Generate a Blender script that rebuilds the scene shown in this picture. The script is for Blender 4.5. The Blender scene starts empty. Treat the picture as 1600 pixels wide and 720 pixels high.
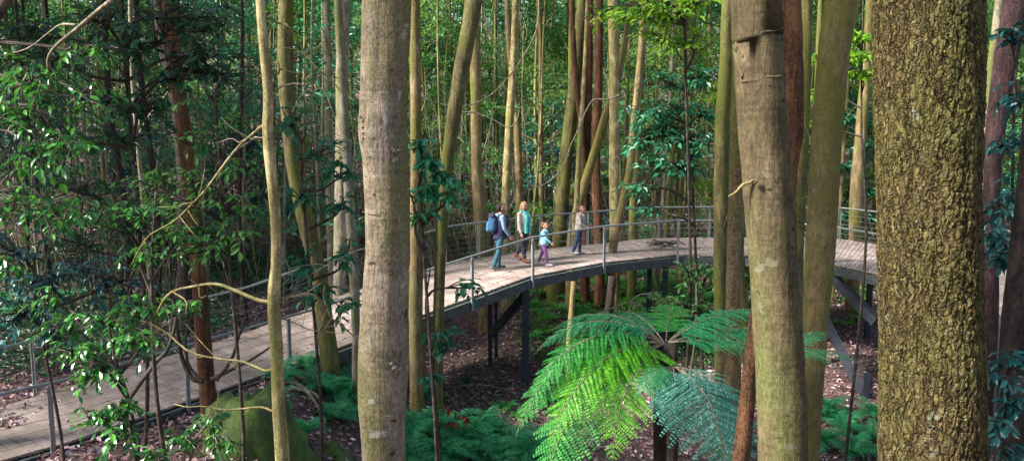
import bpy, math, random
import numpy as np
from mathutils import Vector, noise as mnoise

rng = np.random.default_rng(7)
random.seed(7)
S = bpy.context.scene
COL = S.collection
R = math.radians
F = 1386.0            # focal length in photo pixels (1600 wide)
CZ = 7.2              # camera height above the gully floor
PITCH = math.atan(180 / F)

# ------------------------------------------------------------------ camera
cam = bpy.data.cameras.new("camera")
cam.sensor_width = 36
cam.lens = 36 * F / 1600
cam.clip_start = 0.05
cam.clip_end = 1200
camo = bpy.data.objects.new("camera", cam)
COL.objects.link(camo)
camo.location = (0, 0, CZ)
camo.rotation_euler = (math.pi / 2 - PITCH, 0, 0)
S.camera = camo

# ------------------------------------------------------------------ light
w = bpy.data.worlds.new("World")
S.world = w
w.use_nodes = True
nt = w.node_tree
bg = nt.nodes['Background']
sky = nt.nodes.new('ShaderNodeTexSky')
sky.sky_type = 'NISHITA'
sky.sun_disc = False
SUN_EL, SUN_AZ = 41, 250          # azimuth measured clockwise from +Y: from behind the camera, left
sky.sun_elevation = R(SUN_EL)
sky.sun_rotation = R(SUN_AZ)
sky.air_density = 1.0
sky.dust_density = 2.0
bg.inputs[1].default_value = 0.085
nt.links.new(sky.outputs[0], bg.inputs[0])
sd = bpy.data.lights.new("sun", 'SUN')
sd.energy = 4.6
sd.angle = R(11)
sd.color = (1.0, 0.95, 0.86)
so = bpy.data.objects.new("sun", sd)
COL.objects.link(so)
dirv = Vector((math.sin(R(SUN_AZ)) * math.cos(R(SUN_EL)), math.cos(R(SUN_AZ)) * math.cos(R(SUN_EL)), math.sin(R(SUN_EL))))
so.rotation_euler = dirv.to_track_quat('Z', 'Y').to_euler()
so.location = dirv * 60
S.view_settings.view_transform = 'Standard'
S.view_settings.look = 'None'
S.view_settings.gamma = 1
S.view_settings.exposure = 1.95
S.view_settings.use_curve_mapping = False
S.cycles.max_bounces = 6
S.cycles.diffuse_bounces = 3
S.cycles.glossy_bounces = 2
S.cycles.transmission_bounces = 3
S.cycles.transparent_max_bounces = 4
S.cycles.use_denoising = True

# ------------------------------------------------------------------ helpers
def V(*a):
    return np.array(a, float)

def P(px, py, d):
    """world point seen at photo pixel (px,py) at horizontal distance d"""
    u = (px - 800) / F
    v = (360 - py) / F
    cp, sp = math.cos(PITCH), math.sin(PITCH)
    dx, dy, dz = u, cp + v * sp, -sp + v * cp
    t = d / dy
    return V(dx * t, d, CZ + dz * t)

def PX(p):
    cp, sp = math.cos(PITCH), math.sin(PITCH)
    x, y, z = p[0], p[1], p[2] - CZ
    fw = y * cp - z * sp
    up = y * sp + z * cp
    return 800 + F * x / fw, 360 - F * up / fw

def sm(t):
    t = np.clip(t, 0, 1)
    return t * t * (3 - 2 * t)

def gz(x, y):
    x = np.asarray(x, float); y = np.asarray(y, float)
    left = 1.35 * sm((-1.8 - x) / 2.6) * (1 - 0.25 * sm((y - 22) / 8))
    mid = 0.55 * sm((-0.6 - x) / 2.0) * sm((24 - y) / 4)
    back = 0.105 * np.maximum(0, y - 25.5) + 0.02 * np.maximum(0, y - 92)
    near = 0.34 * np.maximum(0, 12 - y)
    wob = 0.12 * np.sin(x * 0.9 + 0.7 * y) * np.cos(y * 0.63 - 0.4 * x) + 0.07 * np.sin(2.3 * x - 1.1 * y)
    ridge = 0.8 * sm((np.abs(x) - 15) / 14)
    return left + mid + back + near + wob + ridge

def norm(a):
    a = np.asarray(a, float)
    n = np.linalg.norm(a, axis=-1, keepdims=True)
    return a / np.maximum(n, 1e-9)

class MB:
    """collects vertices and faces, built into one mesh object"""
    def __init__(s):
        s.v = []; s.q = []; s.t = []; s.n = 0
        s.qm = []; s.tm = []
    def add(s, verts, quads=None, tris=None, mi=0):
        verts = np.asarray(verts, float).reshape(-1, 3)
        if quads is not None and len(quads):
            a = np.asarray(quads, np.int64).reshape(-1, 4) + s.n
            s.q.append(a); s.qm.append(np.full(len(a), mi))
        if tris is not None and len(tris):
            a = np.asarray(tris, np.int64).reshape(-1, 3) + s.n
            s.t.append(a); s.tm.append(np.full(len(a), mi))
        s.v.append(verts); s.n += len(verts)
        return s
    def box(s, c, size, ax=None, mi=0):
        """box centred at c; ax = 3x3 rows: local axes"""
        c = np.asarray(c, float); h = np.asarray(size, float) / 2
        A = np.eye(3) if ax is None else np.asarray(ax, float)
        vs = [c + A[0] * h[0] * i + A[1] * h[1] * j + A[2] * h[2] * k for k in (-1, 1) for j in (-1, 1) for i in (-1, 1)]
        s.add(vs, [(0, 2, 3, 1), (4, 5, 7, 6), (0, 1, 5, 4), (2, 6, 7, 3), (0, 4, 6, 2), (1, 3, 7, 5)], mi=mi)
        return s
    def beam(s, a, b, wd, hg, mi=0):
        """rectangular bar from a to b, wd across, hg in the up direction"""
        a = np.asarray(a, float); b = np.asarray(b, float)
        d = b - a; L = np.linalg.norm(d); d = d / L
        up = V(0, 0, 1) if abs(d[2]) < 0.95 else V(0, 1, 0)
        sx = norm(np.cross(d, up)); uz = np.cross(sx, d)
        return s.box((a + b) / 2, (L, wd, hg), [d, sx, uz], mi)
    def tube(s, pts, rad, seg=8, wob=0.0, seed=0, mi=0, ell=1.0, caps=True):
        pts = np.asarray(pts, float); n = len(pts)
        rad = np.full(n, rad, float) if np.isscalar(rad) else np.asarray(rad, float)
        T = np.gradient(pts, axis=0); T = norm(T)
        ref = V(1, 0, 0) if abs(T[0][0]) < 0.9 else V(0, 1, 0)
        N = norm(ref - T[0] * np.dot(ref, T[0]))
        ang = np.linspace(0, 2 * np.pi, seg, endpoint=False)
        ca, sa = np.cos(ang)[:, None], np.sin(ang)[:, None]
        rings = []
        acc = np.concatenate([[0], np.cumsum(np.linalg.norm(np.diff(pts, axis=0), axis=1))])
        for i in range(n):
            N = norm(N - T[i] * np.dot(N, T[i])); B = np.cross(T[i], N)
            r = rad[i] * np.ones(seg)
            if wob:
                r = r * np.array([1 + wob * mnoise.noise(Vector((math.cos(a) * 1.3 + seed * 3.1, math.sin(a) * 1.3, acc[i] * 1.1 + seed * 7.7)))
                                  + 0.5 * wob * mnoise.noise(Vector((math.cos(a) * 3 + seed, math.sin(a) * 3, acc[i] * 4))) for a in ang])
            rings.append(pts[i] + r[:, None] * (ca * N + sa * B * ell))
        vs = np.concatenate(rings)
        i = np.arange(n - 1)[:, None] * seg; j = np.arange(seg)[None, :]; j2 = (j + 1) % seg
        q = np.stack([i + j, i + j2, i + seg + j2, i + seg + j], -1).reshape(-1, 4)
        tr = []
        if caps:
            k = len(vs)
            vs = np.concatenate([vs, [pts[0]], [pts[-1]]])
            for a in range(seg):
                b = (a + 1) % seg
                tr.append((k, b, a)); tr.append((k + 1, (n - 1) * seg + a, (n - 1) * seg + b))
        s.add(vs, q, tr, mi)
        return s
    def mesh(s, name, mats, smooth=False):
        me = bpy.data.meshes.new(name)
        if s.n == 0:
            return me
        v = np.concatenate(s.v)
        q = np.concatenate(s.q) if s.q else np.zeros((0, 4), int)
        t = np.concatenate(s.t) if s.t else np.zeros((0, 3), int)
        me.vertices.add(len(v)); me.vertices.foreach_set('co', v.astype(np.float32).ravel())
        nl = q.size + t.size
        me.loops.add(nl); me.loops.foreach_set('vertex_index', np.concatenate([q.ravel(), t.ravel()]).astype(np.int32))
        st = np.concatenate([np.arange(len(q)) * 4, q.size + np.arange(len(t)) * 3]).astype(np.int32)
        me.polygons.add(len(q) + len(t)); me.polygons.foreach_set('loop_start', st)
        mi = np.concatenate((s.qm or [np.zeros(0, int)]) + (s.tm or [np.zeros(0, int)])).astype(np.int32)
        for m in (mats if isinstance(mats, (list, tuple)) else [mats]):
            me.materials.append(m)
        me.polygons.foreach_set('material_index', mi)
        me.polygons.foreach_set('use_smooth', np.full(len(mi), bool(smooth)))
        me.update(calc_edges=True)
        me.validate()
        return me
    def build(s, name, mats, parent=None, smooth=False):
        return link(name, s.mesh(name, mats, smooth), parent)

def link(name, data, parent=None, loc=None):
    o = bpy.data.objects.new(name, data)
    COL.objects.link(o)
    if parent is not None:
        o.parent = parent
    if loc is not None:
        o.location = loc
    return o

def tag(o, label, cat, group=None, kind=None):
    if label: o['label'] = label
    if cat: o['category'] = cat
    if group: o['group'] = group
    if kind: o['kind'] = kind
    return o

def thing(name, label, cat, loc=(0, 0, 0), group=None, rz=0):
    o = bpy.data.objects.new(name, None)
    o.empty_display_size = 0.2
    COL.objects.link(o)
    o.location = [float(c) for c in loc]
    o.rotation_euler = (0, 0, rz)
    return tag(o, label, cat, group)

def dup(root, kids, loc, rz=0, sc=1.0, tilt=(0, 0)):
    r = root.copy(); COL.objects.link(r)
    r.location = [float(c) for c in loc]; r.rotation_euler = (tilt[0], tilt[1], rz)
    r.scale = (sc, sc, sc) if np.isscalar(sc) else sc
    for k in kids:
        c = k.copy(); COL.objects.link(c); c.parent = r
    return r

def crom(pts, n):
    """Catmull-Rom resample of points (any dimension) to n samples"""
    pts = np.asarray(pts, float)
    if len(pts) == 2:
        t = np.linspace(0, 1, n)[:, None]
        return pts[0] * (1 - t) + pts[1] * t
    p = np.vstack([2 * pts[0] - pts[1], pts, 2 * pts[-1] - pts[-2]])
    m = len(pts) - 1
    out = []
    for u in np.linspace(0, m, n):
        i = min(int(u), m - 1); t = u - i
        a, b, c, d = p[i], p[i + 1], p[i + 2], p[i + 3]
        out.append(0.5 * ((2 * b) + (c - a) * t + (2 * a - 5 * b + 4 * c - d) * t * t + (3 * b - a - 3 * c + d) * t ** 3))
    return np.array(out)

# ------------------------------------------------------------------ materials
def newmat(name):
    m = bpy.data.materials.new(name); m.use_nodes = True
    n = m.node_tree
    for x in list(n.nodes): n.nodes.remove(x)
    out = n.nodes.new('ShaderNodeOutputMaterial')
    b = n.nodes.new('ShaderNodeBsdfPrincipled')
    n.links.new(b.outputs[0], out.inputs[0])
    return m, n, b, out

def ramp(n, fac, stops, interp='LINEAR'):
    r = n.nodes.new('ShaderNodeValToRGB'); r.color_ramp.interpolation = interp
    e = r.color_ramp.elements
    while len(e) > len(stops): e.remove(e[-1])
    while len(e) < len(stops): e.new(0.5)
    for el, (p, c) in zip(e, stops):
        el.position = p; el.color = (*c, 1)
    n.links.new(fac, r.inputs[0])
    return r.outputs[0]

def mapping(n, scale, coord='Object', loc=(0, 0, 0)):
    tc = n.nodes.new('ShaderNodeTexCoord'); mp = n.nodes.new('ShaderNodeMapping')
    mp.inputs['Scale'].default_value = scale; mp.inputs['Location'].default_value = loc
    n.links.new(tc.outputs[coord], mp.inputs[0])
    return mp.outputs[0]

def ntex(n, vec, scale, detail=4, rough=0.6, dist=0.0):
    t = n.nodes.new('ShaderNodeTexNoise')
    t.inputs['Scale'].default_value = scale; t.inputs['Detail'].default_value = detail
    t.inputs['Roughness'].default_value = rough; t.inputs['Distortion'].default_value = dist
    n.links.new(vec, t.inputs['Vector'])
    return t.outputs['Fac']

def mixc(n, fac, a, b, mode='MIX'):
    m = n.nodes.new('ShaderNodeMix'); m.data_type = 'RGBA'; m.blend_type = mode
    if isinstance(fac, (int, float)): m.inputs[0].default_value = fac
    else: n.links.new(fac, m.inputs[0])
    for s, v in ((6, a), (7, b)):
        if isinstance(v, tuple): m.inputs[s].default_value = (*v, 1)
        else: n.links.new(v, m.inputs[s])
    return m.outputs[2]

def math_(n, op, a, b=None, c=None):
    m = n.nodes.new('ShaderNodeMath'); m.operation = op
    for i, v in enumerate((a, b, c)):
        if v is None: continue
        if isinstance(v, (int, float)): m.inputs[i].default_value = v
        else: n.links.new(v, m.inputs[i])
    return m.outputs[0]

def bump(n, h, b, strength=0.5, dist=0.02):
    bp = n.nodes.new('ShaderNodeBump'); bp.inputs['Strength'].default_value = strength
    bp.inputs['Distance'].default_value = dist
    n.links.new(h, bp.inputs['Height']); n.links.new(bp.outputs[0], b.inputs['Normal'])

def bark(name, dark, mid, light, moss=None, moss_amt=0.5, scale=6, stretch=0.35, bstr=0.6, bdist=0.02, speck=0.5, pale=None, rings=0.0):
    m, n, b, out = newmat(name)
    v = mapping(n, (1, 1, stretch))
    a = ntex(n, v, scale, 6, 0.65, 0.3)
    col = ramp(n, a, [(0.40, tuple(c * .8 for c in dark)), (0.5, mid), (0.60, light)])
    bl = ntex(n, mapping(n, (1, 1, 0.6), loc=(6, 6, 2)), 3.5, 5, 0.7)
    col = mixc(n, ramp(n, bl, [(0.47, (0, 0, 0)), (0.56, (.75, .75, .75))]), col, dark)
    fine = ntex(n, mapping(n, (1, 1, 0.6)), scale * 9, 4, 0.7)
    col = mixc(n, speck, col, ramp(n, fine, [(0.36, tuple(c * 0.35 for c in dark)), (0.5, mid), (0.66, tuple(min(1, c * 1.5) for c in light))]))
    st = ntex(n, mapping(n, (1, 1, 0.07), loc=(4, 1, 8)), scale * 4, 4, 0.65)
    col = mixc(n, ramp(n, st, [(0.30, (.75, .75, .75)), (0.47, (0, 0, 0))]), col, tuple(c * 0.55 for c in dark))
    if moss:
        mo = ntex(n, mapping(n, (1, 1, 0.3), loc=(3, 7, 1)), 2.2, 4, 0.6)
        fac = ramp(n, mo, [(0.62 - 0.35 * moss_amt, (0, 0, 0)), (0.75 - 0.3 * moss_amt, (1, 1, 1))])
        mf = ramp(n, fine, [(0.35, tuple(c * 0.5 for c in moss)), (0.65, tuple(c * 1.3 for c in moss))])
        col = mixc(n, fac, col, mf)
    if pale:
        pa = ntex(n, mapping(n, (1, 1, 1), loc=(9, 2, 5)), 7, 3, 0.5)
        col = mixc(n, ramp(n, pa, [(0.66, (0, 0, 0)), (0.7, (1, 1, 1))]), col, pale)
    h = math_(n, 'ADD', math_(n, 'ADD', math_(n, 'MULTIPLY', a, 1.0), math_(n, 'MULTIPLY', fine, 0.45)), math_(n, 'MULTIPLY', st, 0.8))
    if name == 'ringed_bark' or name == 'pale_bark':
        fr = ntex(n, mapping(n, (0.6, 0.6, 6)), 6, 5, 0.65)
        h = math_(n, 'ADD', h, math_(n, 'MULTIPLY', fr, 0.35))
        col = mixc(n, 0.14, col, ramp(n, fr, [(0.38, dark), (0.6, light)]))
        pk = ntex(n, mapping(n, (0.8, 0.8, 1.6), loc=(2, 2, 2)), 9, 3, 0.5)
        col = mixc(n, ramp(n, pk, [(0.30, (1, 1, 1)), (0.34, (0, 0, 0))]), col, tuple(c * .5 for c in dark))
    if rings:
        wv = n.nodes.new('ShaderNodeTexWave'); wv.bands_direction = 'Z'
        wv.inputs['Scale'].default_value = 1.6; wv.inputs['Distortion'].default_value = 5
        wv.inputs['Detail'].default_value = 3; wv.inputs['Detail Scale'].default_value = 0.6
        n.links.new(mapping(n, (0.25, 0.25, 1)), wv.inputs['Vector'])
        rl = ramp(n, wv.outputs['Fac'], [(0.0, (1, 1, 1)), (0.035, (0, 0, 0))])
        col = mixc(n, math_(n, 'MULTIPLY', rl, rings), col, tuple(c * 0.5 for c in dark))
        h = math_(n, 'SUBTRACT', h, math_(n, 'MULTIPLY', rl, 0.5 * rings))
        fr = ntex(n, mapping(n, (0.5, 0.5, 7)), 5, 4, 0.6)
        h = math_(n, 'ADD', h, math_(n, 'MULTIPLY', fr, 0.35))
        col = mixc(n, 0.25, col, ramp(n, fr, [(0.35, dark), (0.6, light)]))
    n.links.new(col, b.inputs['Base Color'])
    b.inputs['Roughness'].default_value = 0.85
    b.inputs['Specular IOR Level'].default_value = 0.25
    bump(n, h, b, bstr, bdist)
    return m

def leafmat(name, c1, c2, c3, trans=0.35, rough=0.45, spec=0.5):
    m, n, b, out = newmat(name)
    g = n.nodes.new('ShaderNodeNewGeometry')
    col = ramp(n, g.outputs['Random Per Island'], [(0.0, c1), (0.5, c2), (0.93, c3), (1.0, tuple(min(1, c * 1.4) for c in c3))])
    n.links.new(col, b.inputs['Base Color'])
    b.inputs['Roughness'].default_value = rough
    b.inputs['Specular IOR Level'].default_value = spec
    tr = n.nodes.new('ShaderNodeBsdfTranslucent')
    n.links.new(mixc(n, 0.5, col, tuple(c * x for c, x in zip(c3, (1.6, 1.5, 0.8)))), tr.inputs[0])
    mx = n.nodes.new('ShaderNodeMixShader'); mx.inputs[0].default_value = trans
    n.links.new(b.outputs[0], mx.inputs[1]); n.links.new(tr.outputs[0], mx.inputs[2])
    n.links.new(mx.outputs[0], out.inputs[0])
    return m

def plain(name, col, rough=0.6, metal=0.0, var=0.15, scale=30, bstr=0.15):
    m, n, b, out = newmat(name)
    f = ntex(n, mapping(n, (1, 1, 1)), scale, 4, 0.6)
    c = ramp(n, f, [(0.3, tuple(x * (1 - var * 2) for x in col)), (0.7, tuple(min(1, x * (1 + var * 2)) for x in col))])
    n.links.new(c, b.inputs['Base Color'])
    b.inputs['Roughness'].default_value = rough; b.inputs['Metallic'].default_value = metal
    bump(n, f, b, bstr, 0.01)
    return m

M = {}
M['bark_pale'] = bark('pale_bark', (0.10, 0.075, 0.05), (0.235, 0.185, 0.13), (0.36, 0.30, 0.22), moss=(0.15, 0.14, 0.035), moss_amt=0.45, scale=7, stretch=0.8, bstr=0.9, bdist=0.02, speck=0.4, pale=(0.36, 0.34, 0.28))
M['bark_ring'] = bark('ringed_bark', (0.05, 0.038, 0.02), (0.12, 0.09, 0.045), (0.19, 0.145, 0.078), moss=(0.10, 0.11, 0.035), moss_amt=0.5, scale=5, stretch=0.5, bstr=0.6, bdist=0.02, speck=0.3, pale=(0.15, 0.135, 0.085), rings=0.0)
M['bark_yellow'] = bark('yellow_bark', (0.12, 0.09, 0.035), (0.32, 0.26, 0.115), (0.52, 0.44, 0.235), moss=(0.19, 0.19, 0.05), moss_amt=0.35, scale=10, stretch=0.4, bstr=0.5, speck=0.3)
M['bark_tan'] = bark('tan_bark', (0.09, 0.06, 0.028), (0.23, 0.165, 0.08), (0.37, 0.285, 0.155), moss=(0.14, 0.135, 0.03), moss_amt=0.45, scale=6, stretch=0.35, bstr=0.7, speck=0.45)
M['bark_green'] = bark('mossy_bark', (0.045, 0.04, 0.018), (0.13, 0.11, 0.045), (0.24, 0.20, 0.09), moss=(0.12, 0.13, 0.025), moss_amt=0.5, scale=6, stretch=0.3, bstr=0.7, speck=0.4)
M['bark_grey'] = bark('grey_bark', (0.10, 0.085, 0.06), (0.25, 0.21, 0.155), (0.42, 0.37, 0.29), moss=(0.14, 0.15, 0.05), moss_amt=0.4, scale=6, stretch=0.35, bstr=0.7, speck=0.4)
M['bark_red'] = bark('red_bark', (0.03, 0.015, 0.008), (0.12, 0.055, 0.025), (0.22, 0.11, 0.055), scale=7, stretch=0.25, bstr=1.0, bdist=0.04, speck=0.45)
M['bark_dark'] = bark('dark_bark', (0.012, 0.009, 0.008), (0.035, 0.026, 0.022), (0.08, 0.06, 0.05), scale=8, stretch=0.4, bstr=0.7, speck=0.3)
M['bark_olive'] = bark('olive_speckled_bark', (0.10, 0.075, 0.03), (0.19, 0.15, 0.06), (0.29, 0.22, 0.10), moss=(0.15, 0.15, 0.03), moss_amt=0.45, scale=14, stretch=0.5, bstr=0.8, speck=0.5)
M['bark_plum'] = bark('plum_bark', (0.012, 0.007, 0.008), (0.06, 0.03, 0.032), (0.12, 0.07, 0.07), scale=7, stretch=0.4, bstr=1.0, bdist=0.03, speck=0.4)
M['twig'] = bark('twig_bark', (0.10, 0.085, 0.06), (0.24, 0.20, 0.14), (0.40, 0.35, 0.26), scale=14, stretch=1, bstr=0.3, speck=0.3)
M['twig_dark'] = bark('dark_twig_bark', (0.02, 0.015, 0.012), (0.06, 0.045, 0.035), (0.13, 0.1, 0.08), scale=14, stretch=1, bstr=0.3, speck=0.3)

def rough_bark():
    m, n, b, out = newmat('fissured_bark')
    warp = n.nodes.new('ShaderNodeTexNoise'); warp.inputs['Scale'].default_value = 7; warp.inputs['Detail'].default_value = 5; warp.inputs['Roughness'].default_value = .65
    tc = n.nodes.new('ShaderNodeTexCoord'); n.links.new(tc.outputs['Object'], warp.inputs['Vector'])
    vm = n.nodes.new('ShaderNodeVectorMath'); vm.operation = 'MULTIPLY_ADD'
    vm.inputs[1].default_value = (0.14, 0.14, 0.22)
    n.links.new(warp.outputs['Color'], vm.inputs[0]); n.links.new(tc.outputs['Object'], vm.inputs[2])
    def vor(sc, st, feat, loc=0):
        mp = n.nodes.new('ShaderNodeMapping'); mp.inputs['Scale'].default_value = (1, 1, st); mp.inputs['Location'].default_value = (loc, loc, loc)
        n.links.new(vm.outputs[0], mp.inputs[0])
        v = n.nodes.new('ShaderNodeTexVoronoi'); v.inputs['Scale'].default_value = sc; v.feature = feat
        if feat == 'F1': v.inputs['Randomness'].default_value = 1
        n.links.new(mp.outputs[0], v.inputs['Vector']); return v
    e1 = ramp(n, vor(38, .26, 'DISTANCE_TO_EDGE').outputs['Distance'], [(0.0, (0, 0, 0)), (0.20, (1, 1, 1))])
    c1 = vor(38, .26, 'F1'); c2 = vor(74, .34, 'F1', 3)
    s1 = n.nodes.new('ShaderNodeSeparateColor'); n.links.new(c1.outputs['Color'], s1.inputs[0])
    s2 = n.nodes.new('ShaderNodeSeparateColor'); n.links.new(c2.outputs['Color'], s2.inputs[0])
    fine = ntex(n, mapping(n, (1, 1, 0.45)), 75, 5, 0.75)
    rid = ntex(n, mapping(n, (1, 1, 0.16)), 24, 5, 0.7, 0.8)
    big = ntex(n, mapping(n, (1, 1, 0.5)), 2.0, 4, 0.6)
    plate = ramp(n, s2.outputs[0], [(0.0, (0.026, 0.019, 0.009)), (0.45, (0.065, 0.047, 0.018)), (0.85, (0.125, 0.092, 0.040)), (1.0, (0.27, 0.23, 0.13))])
    plate = mixc(n, ramp(n, big, [(0.42, (0, 0, 0)), (0.6, (1, 1, 1))]), plate, mixc(n, 0.55, plate, (0.12, 0.14, 0.03)))
    plate = mixc(n, 0.4, plate, ramp(n, fine, [(0.38, (0.028, 0.018, 0.008)), (0.6, (0.24, 0.18, 0.08))]))
    pa = ntex(n, mapping(n, (1, 1, .6), loc=(1, 4, 2)), 11, 2, 0.5)
    plate = mixc(n, ramp(n, pa, [(0.70, (0, 0, 0)), (0.73, (1, 1, 1))]), plate, (0.17, 0.18, 0.13))
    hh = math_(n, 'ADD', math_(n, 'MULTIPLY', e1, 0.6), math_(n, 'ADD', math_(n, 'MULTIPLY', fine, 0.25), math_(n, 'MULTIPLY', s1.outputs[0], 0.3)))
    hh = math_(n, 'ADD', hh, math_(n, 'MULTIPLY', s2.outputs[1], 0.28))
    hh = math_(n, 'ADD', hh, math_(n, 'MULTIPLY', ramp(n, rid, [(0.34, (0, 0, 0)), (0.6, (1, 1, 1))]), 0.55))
    crack_shade = ramp(n, hh, [(0.70, (1, 1, 1)), (1.12 - .12, (0, 0, 0))])
    col = mixc(n, crack_shade, plate, (0.022, 0.015, 0.007))  # low bark painted dark: aged fissure colour plus shade put into the colour
    n.links.new(col, b.inputs['Base Color']); b.inputs['Roughness'].default_value = 0.92
    b.inputs['Specular IOR Level'].default_value = 0.12
    bump(n, hh, b, 0.8, 0.011)
    dp = n.nodes.new('ShaderNodeDisplacement'); dp.inputs['Scale'].default_value = 0.014; dp.inputs['Midlevel'].default_value = 0.9
    n.links.new(hh, dp.inputs['Height']); n.links.new(dp.outputs[0], out.inputs['Displacement'])
    m.displacement_method = 'BOTH'
    return m
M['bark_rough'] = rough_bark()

M['leaf_bright'] = leafmat('bright_leaf', (0.010, 0.065, 0.020), (0.022, 0.13, 0.025), (0.075, 0.27, 0.035), 0.3, 0.25, 0.7)
M['leaf_lime'] = leafmat('lime_leaf', (0.07, 0.24, 0.02), (0.15, 0.34, 0.03), (0.28, 0.44, 0.05), 0.5, 0.4, 0.4)
M['leaf_deep'] = leafmat('deep_leaf', (0.008, 0.042, 0.018), (0.016, 0.080, 0.030), (0.040, 0.14, 0.045), 0.25, 0.35, 0.6)
M['leaf_teal'] = leafmat('teal_leaf', (0.010, 0.10, 0.055), (0.020, 0.17, 0.085), (0.06, 0.26, 0.12), 0.3, 0.38, 0.5)
M['leaf_mid'] = leafmat('mid_leaf', (0.025, 0.11, 0.035), (0.050, 0.19, 0.05), (0.12, 0.30, 0.07), 0.4, 0.5, 0.4)
M['leaf_far'] = leafmat('far_leaf', (0.05, 0.15, 0.05), (0.10, 0.24, 0.07), (0.22, 0.37, 0.11), 0.5, 0.6, 0.3)
M['leaf_blue'] = leafmat('blue_green_leaf', (0.006, 0.045, 0.050), (0.012, 0.085, 0.085), (0.03, 0.15, 0.14), 0.2, 0.35, 0.6)
M['fern_green'] = leafmat('green_frond', (0.03, 0.26, 0.06), (0.05, 0.36, 0.07), (0.12, 0.46, 0.08), 0.4, 0.45, 0.4)
M['fern_lime'] = leafmat('lime_frond', (0.05, 0.28, 0.02), (0.09, 0.38, 0.02), (0.19, 0.46, 0.03), 0.4, 0.45, 0.4)
M['fern_teal'] = leafmat('teal_frond', (0.02, 0.22, 0.09), (0.03, 0.31, 0.125), (0.09, 0.42, 0.18), 0.35, 0.45, 0.4)
M['fern_pale'] = leafmat('pale_teal_frond', (0.035, 0.17, 0.125), (0.06, 0.24, 0.185), (0.14, 0.34, 0.28), 0.25, 0.5, 0.4)
M['fern_dark'] = leafmat('dark_frond', (0.015, 0.13, 0.07), (0.03, 0.21, 0.10), (0.08, 0.34, 0.15), 0.3, 0.4, 0.6)
M['leaf_redbrown'] = leafmat('red_dead_leaf', (0.10, 0.02, 0.015), (0.20, 0.03, 0.02), (0.28, 0.06, 0.035), 0.2, 0.6, 0.3)

def ground_mat():
    m, n, b, out = newmat('leaf_litter_soil')
    v = mapping(n, (1, 1, 1))
    vo = n.nodes.new('ShaderNodeTexVoronoi'); vo.inputs['Scale'].default_value = 16; n.links.new(v, vo.inputs['Vector'])
    sep = n.nodes.new('ShaderNodeSeparateColor'); n.links.new(vo.outputs['Color'], sep.inputs[0])
    c = ramp(n, sep.outputs[0], [(0, (0.045, 0.022, 0.024)), (0.5, (0.12, 0.062, 0.062)), (0.85, (0.22, 0.13, 0.12)), (1, (0.36, 0.25, 0.23))])
    big = ntex(n, v, 0.5, 4, 0.6)
    c = mixc(n, ramp(n, big, [(0.45, (0, 0, 0)), (0.65, (1, 1, 1))]), c, mixc(n, 0.55, c, (0.03, 0.05, 0.015)))
    f = ntex(n, v, 9, 5, 0.7)
    c = mixc(n, 0.4, c, ramp(n, f, [(0.35, (0.015, 0.01, 0.01)), (0.65, (0.14, 0.09, 0.08))]))
    n.links.new(c, b.inputs['Base Color']); b.inputs['Roughness'].default_value = 0.9
    bump(n, math_(n, 'ADD', f, sep.outputs[1]), b, 0.8, 0.05)
    return m
M['ground'] = ground_mat()

def litter_mat():
    m, n, b, out = newmat('dead_leaf')
    g = n.nodes.new('ShaderNodeNewGeometry')
    c = ramp(n, g.outputs['Random Per Island'], [(0, (0.07, 0.03, 0.038)), (0.35, (0.21, 0.095, 0.10)), (0.6, (0.34, 0.18, 0.185)), (0.85, (0.48, 0.32, 0.32)), (1.0, (0.68, 0.56, 0.58))])
    n.links.new(c, b.inputs['Base Color']); b.inputs['Roughness'].default_value = 0.55
    return m
M['litter'] = litter_mat()

def deck_mat():
    m, n, b, out = newmat('weathered_board')
    g = n.nodes.new('ShaderNodeNewGeometry')
    c = ramp(n, g.outputs['Random Per Island'], [(0, (0.15, 0.108, 0.092)), (0.5, (0.28, 0.215, 0.195)), (1, (0.42, 0.34, 0.31))])
    f = ntex(n, mapping(n, (1, 1, 1)), 30, 6, 0.75)
    c = mixc(n, 0.5, c, ramp(n, f, [(0.38, (0.15, 0.11, 0.095)), (0.62, (0.45, 0.37, 0.335))]))
    st = ntex(n, mapping(n, (1, 1, 1)), 0.8, 4, 0.6)
    c = mixc(n, ramp(n, st, [(0.42, (0, 0, 0)), (0.62, (0.75, 0.75, 0.75))]), c, (0.15, 0.115, 0.095))
    n.links.new(c, b.inputs['Base Color']); b.inputs['Roughness'].default_value = 0.7
    bump(n, f, b, 0.4, 0.01)
    return m
M['deck'] = deck_mat()
M['steel'] = plain('galvanised_steel', (0.22, 0.235, 0.235), 0.45, 0.3, 0.12, 12)
M['beam'] = plain('dark_stained_beam', (0.045, 0.055, 0.055), 0.6, 0.0, 0.3, 9)
M['column'] = plain('blue_grey_column', (0.030, 0.035, 0.050), 0.7, 0.0, 0.2, 8)
def rock_mat():
    m, n, b, out = newmat('mossy_rock')
    a = ntex(n, mapping(n, (1, 1, 0.4)), 3, 5, 0.65)
    c = ramp(n, a, [(0.35, (0.018, 0.022, 0.012)), (0.50, (0.05, 0.10, 0.012)), (0.62, (0.12, 0.20, 0.02))])
    f = ntex(n, mapping(n, (1, 1, 0.6)), 40, 4, 0.7)
    c = mixc(n, 0.45, c, ramp(n, f, [(0.35, (0.015, 0.02, 0.006)), (0.65, (0.13, 0.18, 0.05))]))
    n.links.new(c, b.inputs['Base Color']); b.inputs['Roughness'].default_value = 0.85
    bump(n, math_(n, 'ADD', a, math_(n, 'MULTIPLY', f, 0.4)), b, 0.9, 0.04)
    return m
M['rock'] = rock_mat()
M['rock_yellow'] = plain('lichen_rock', (0.26, 0.20, 0.05), 0.85, 0, 0.35, 5, 0.6)

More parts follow.
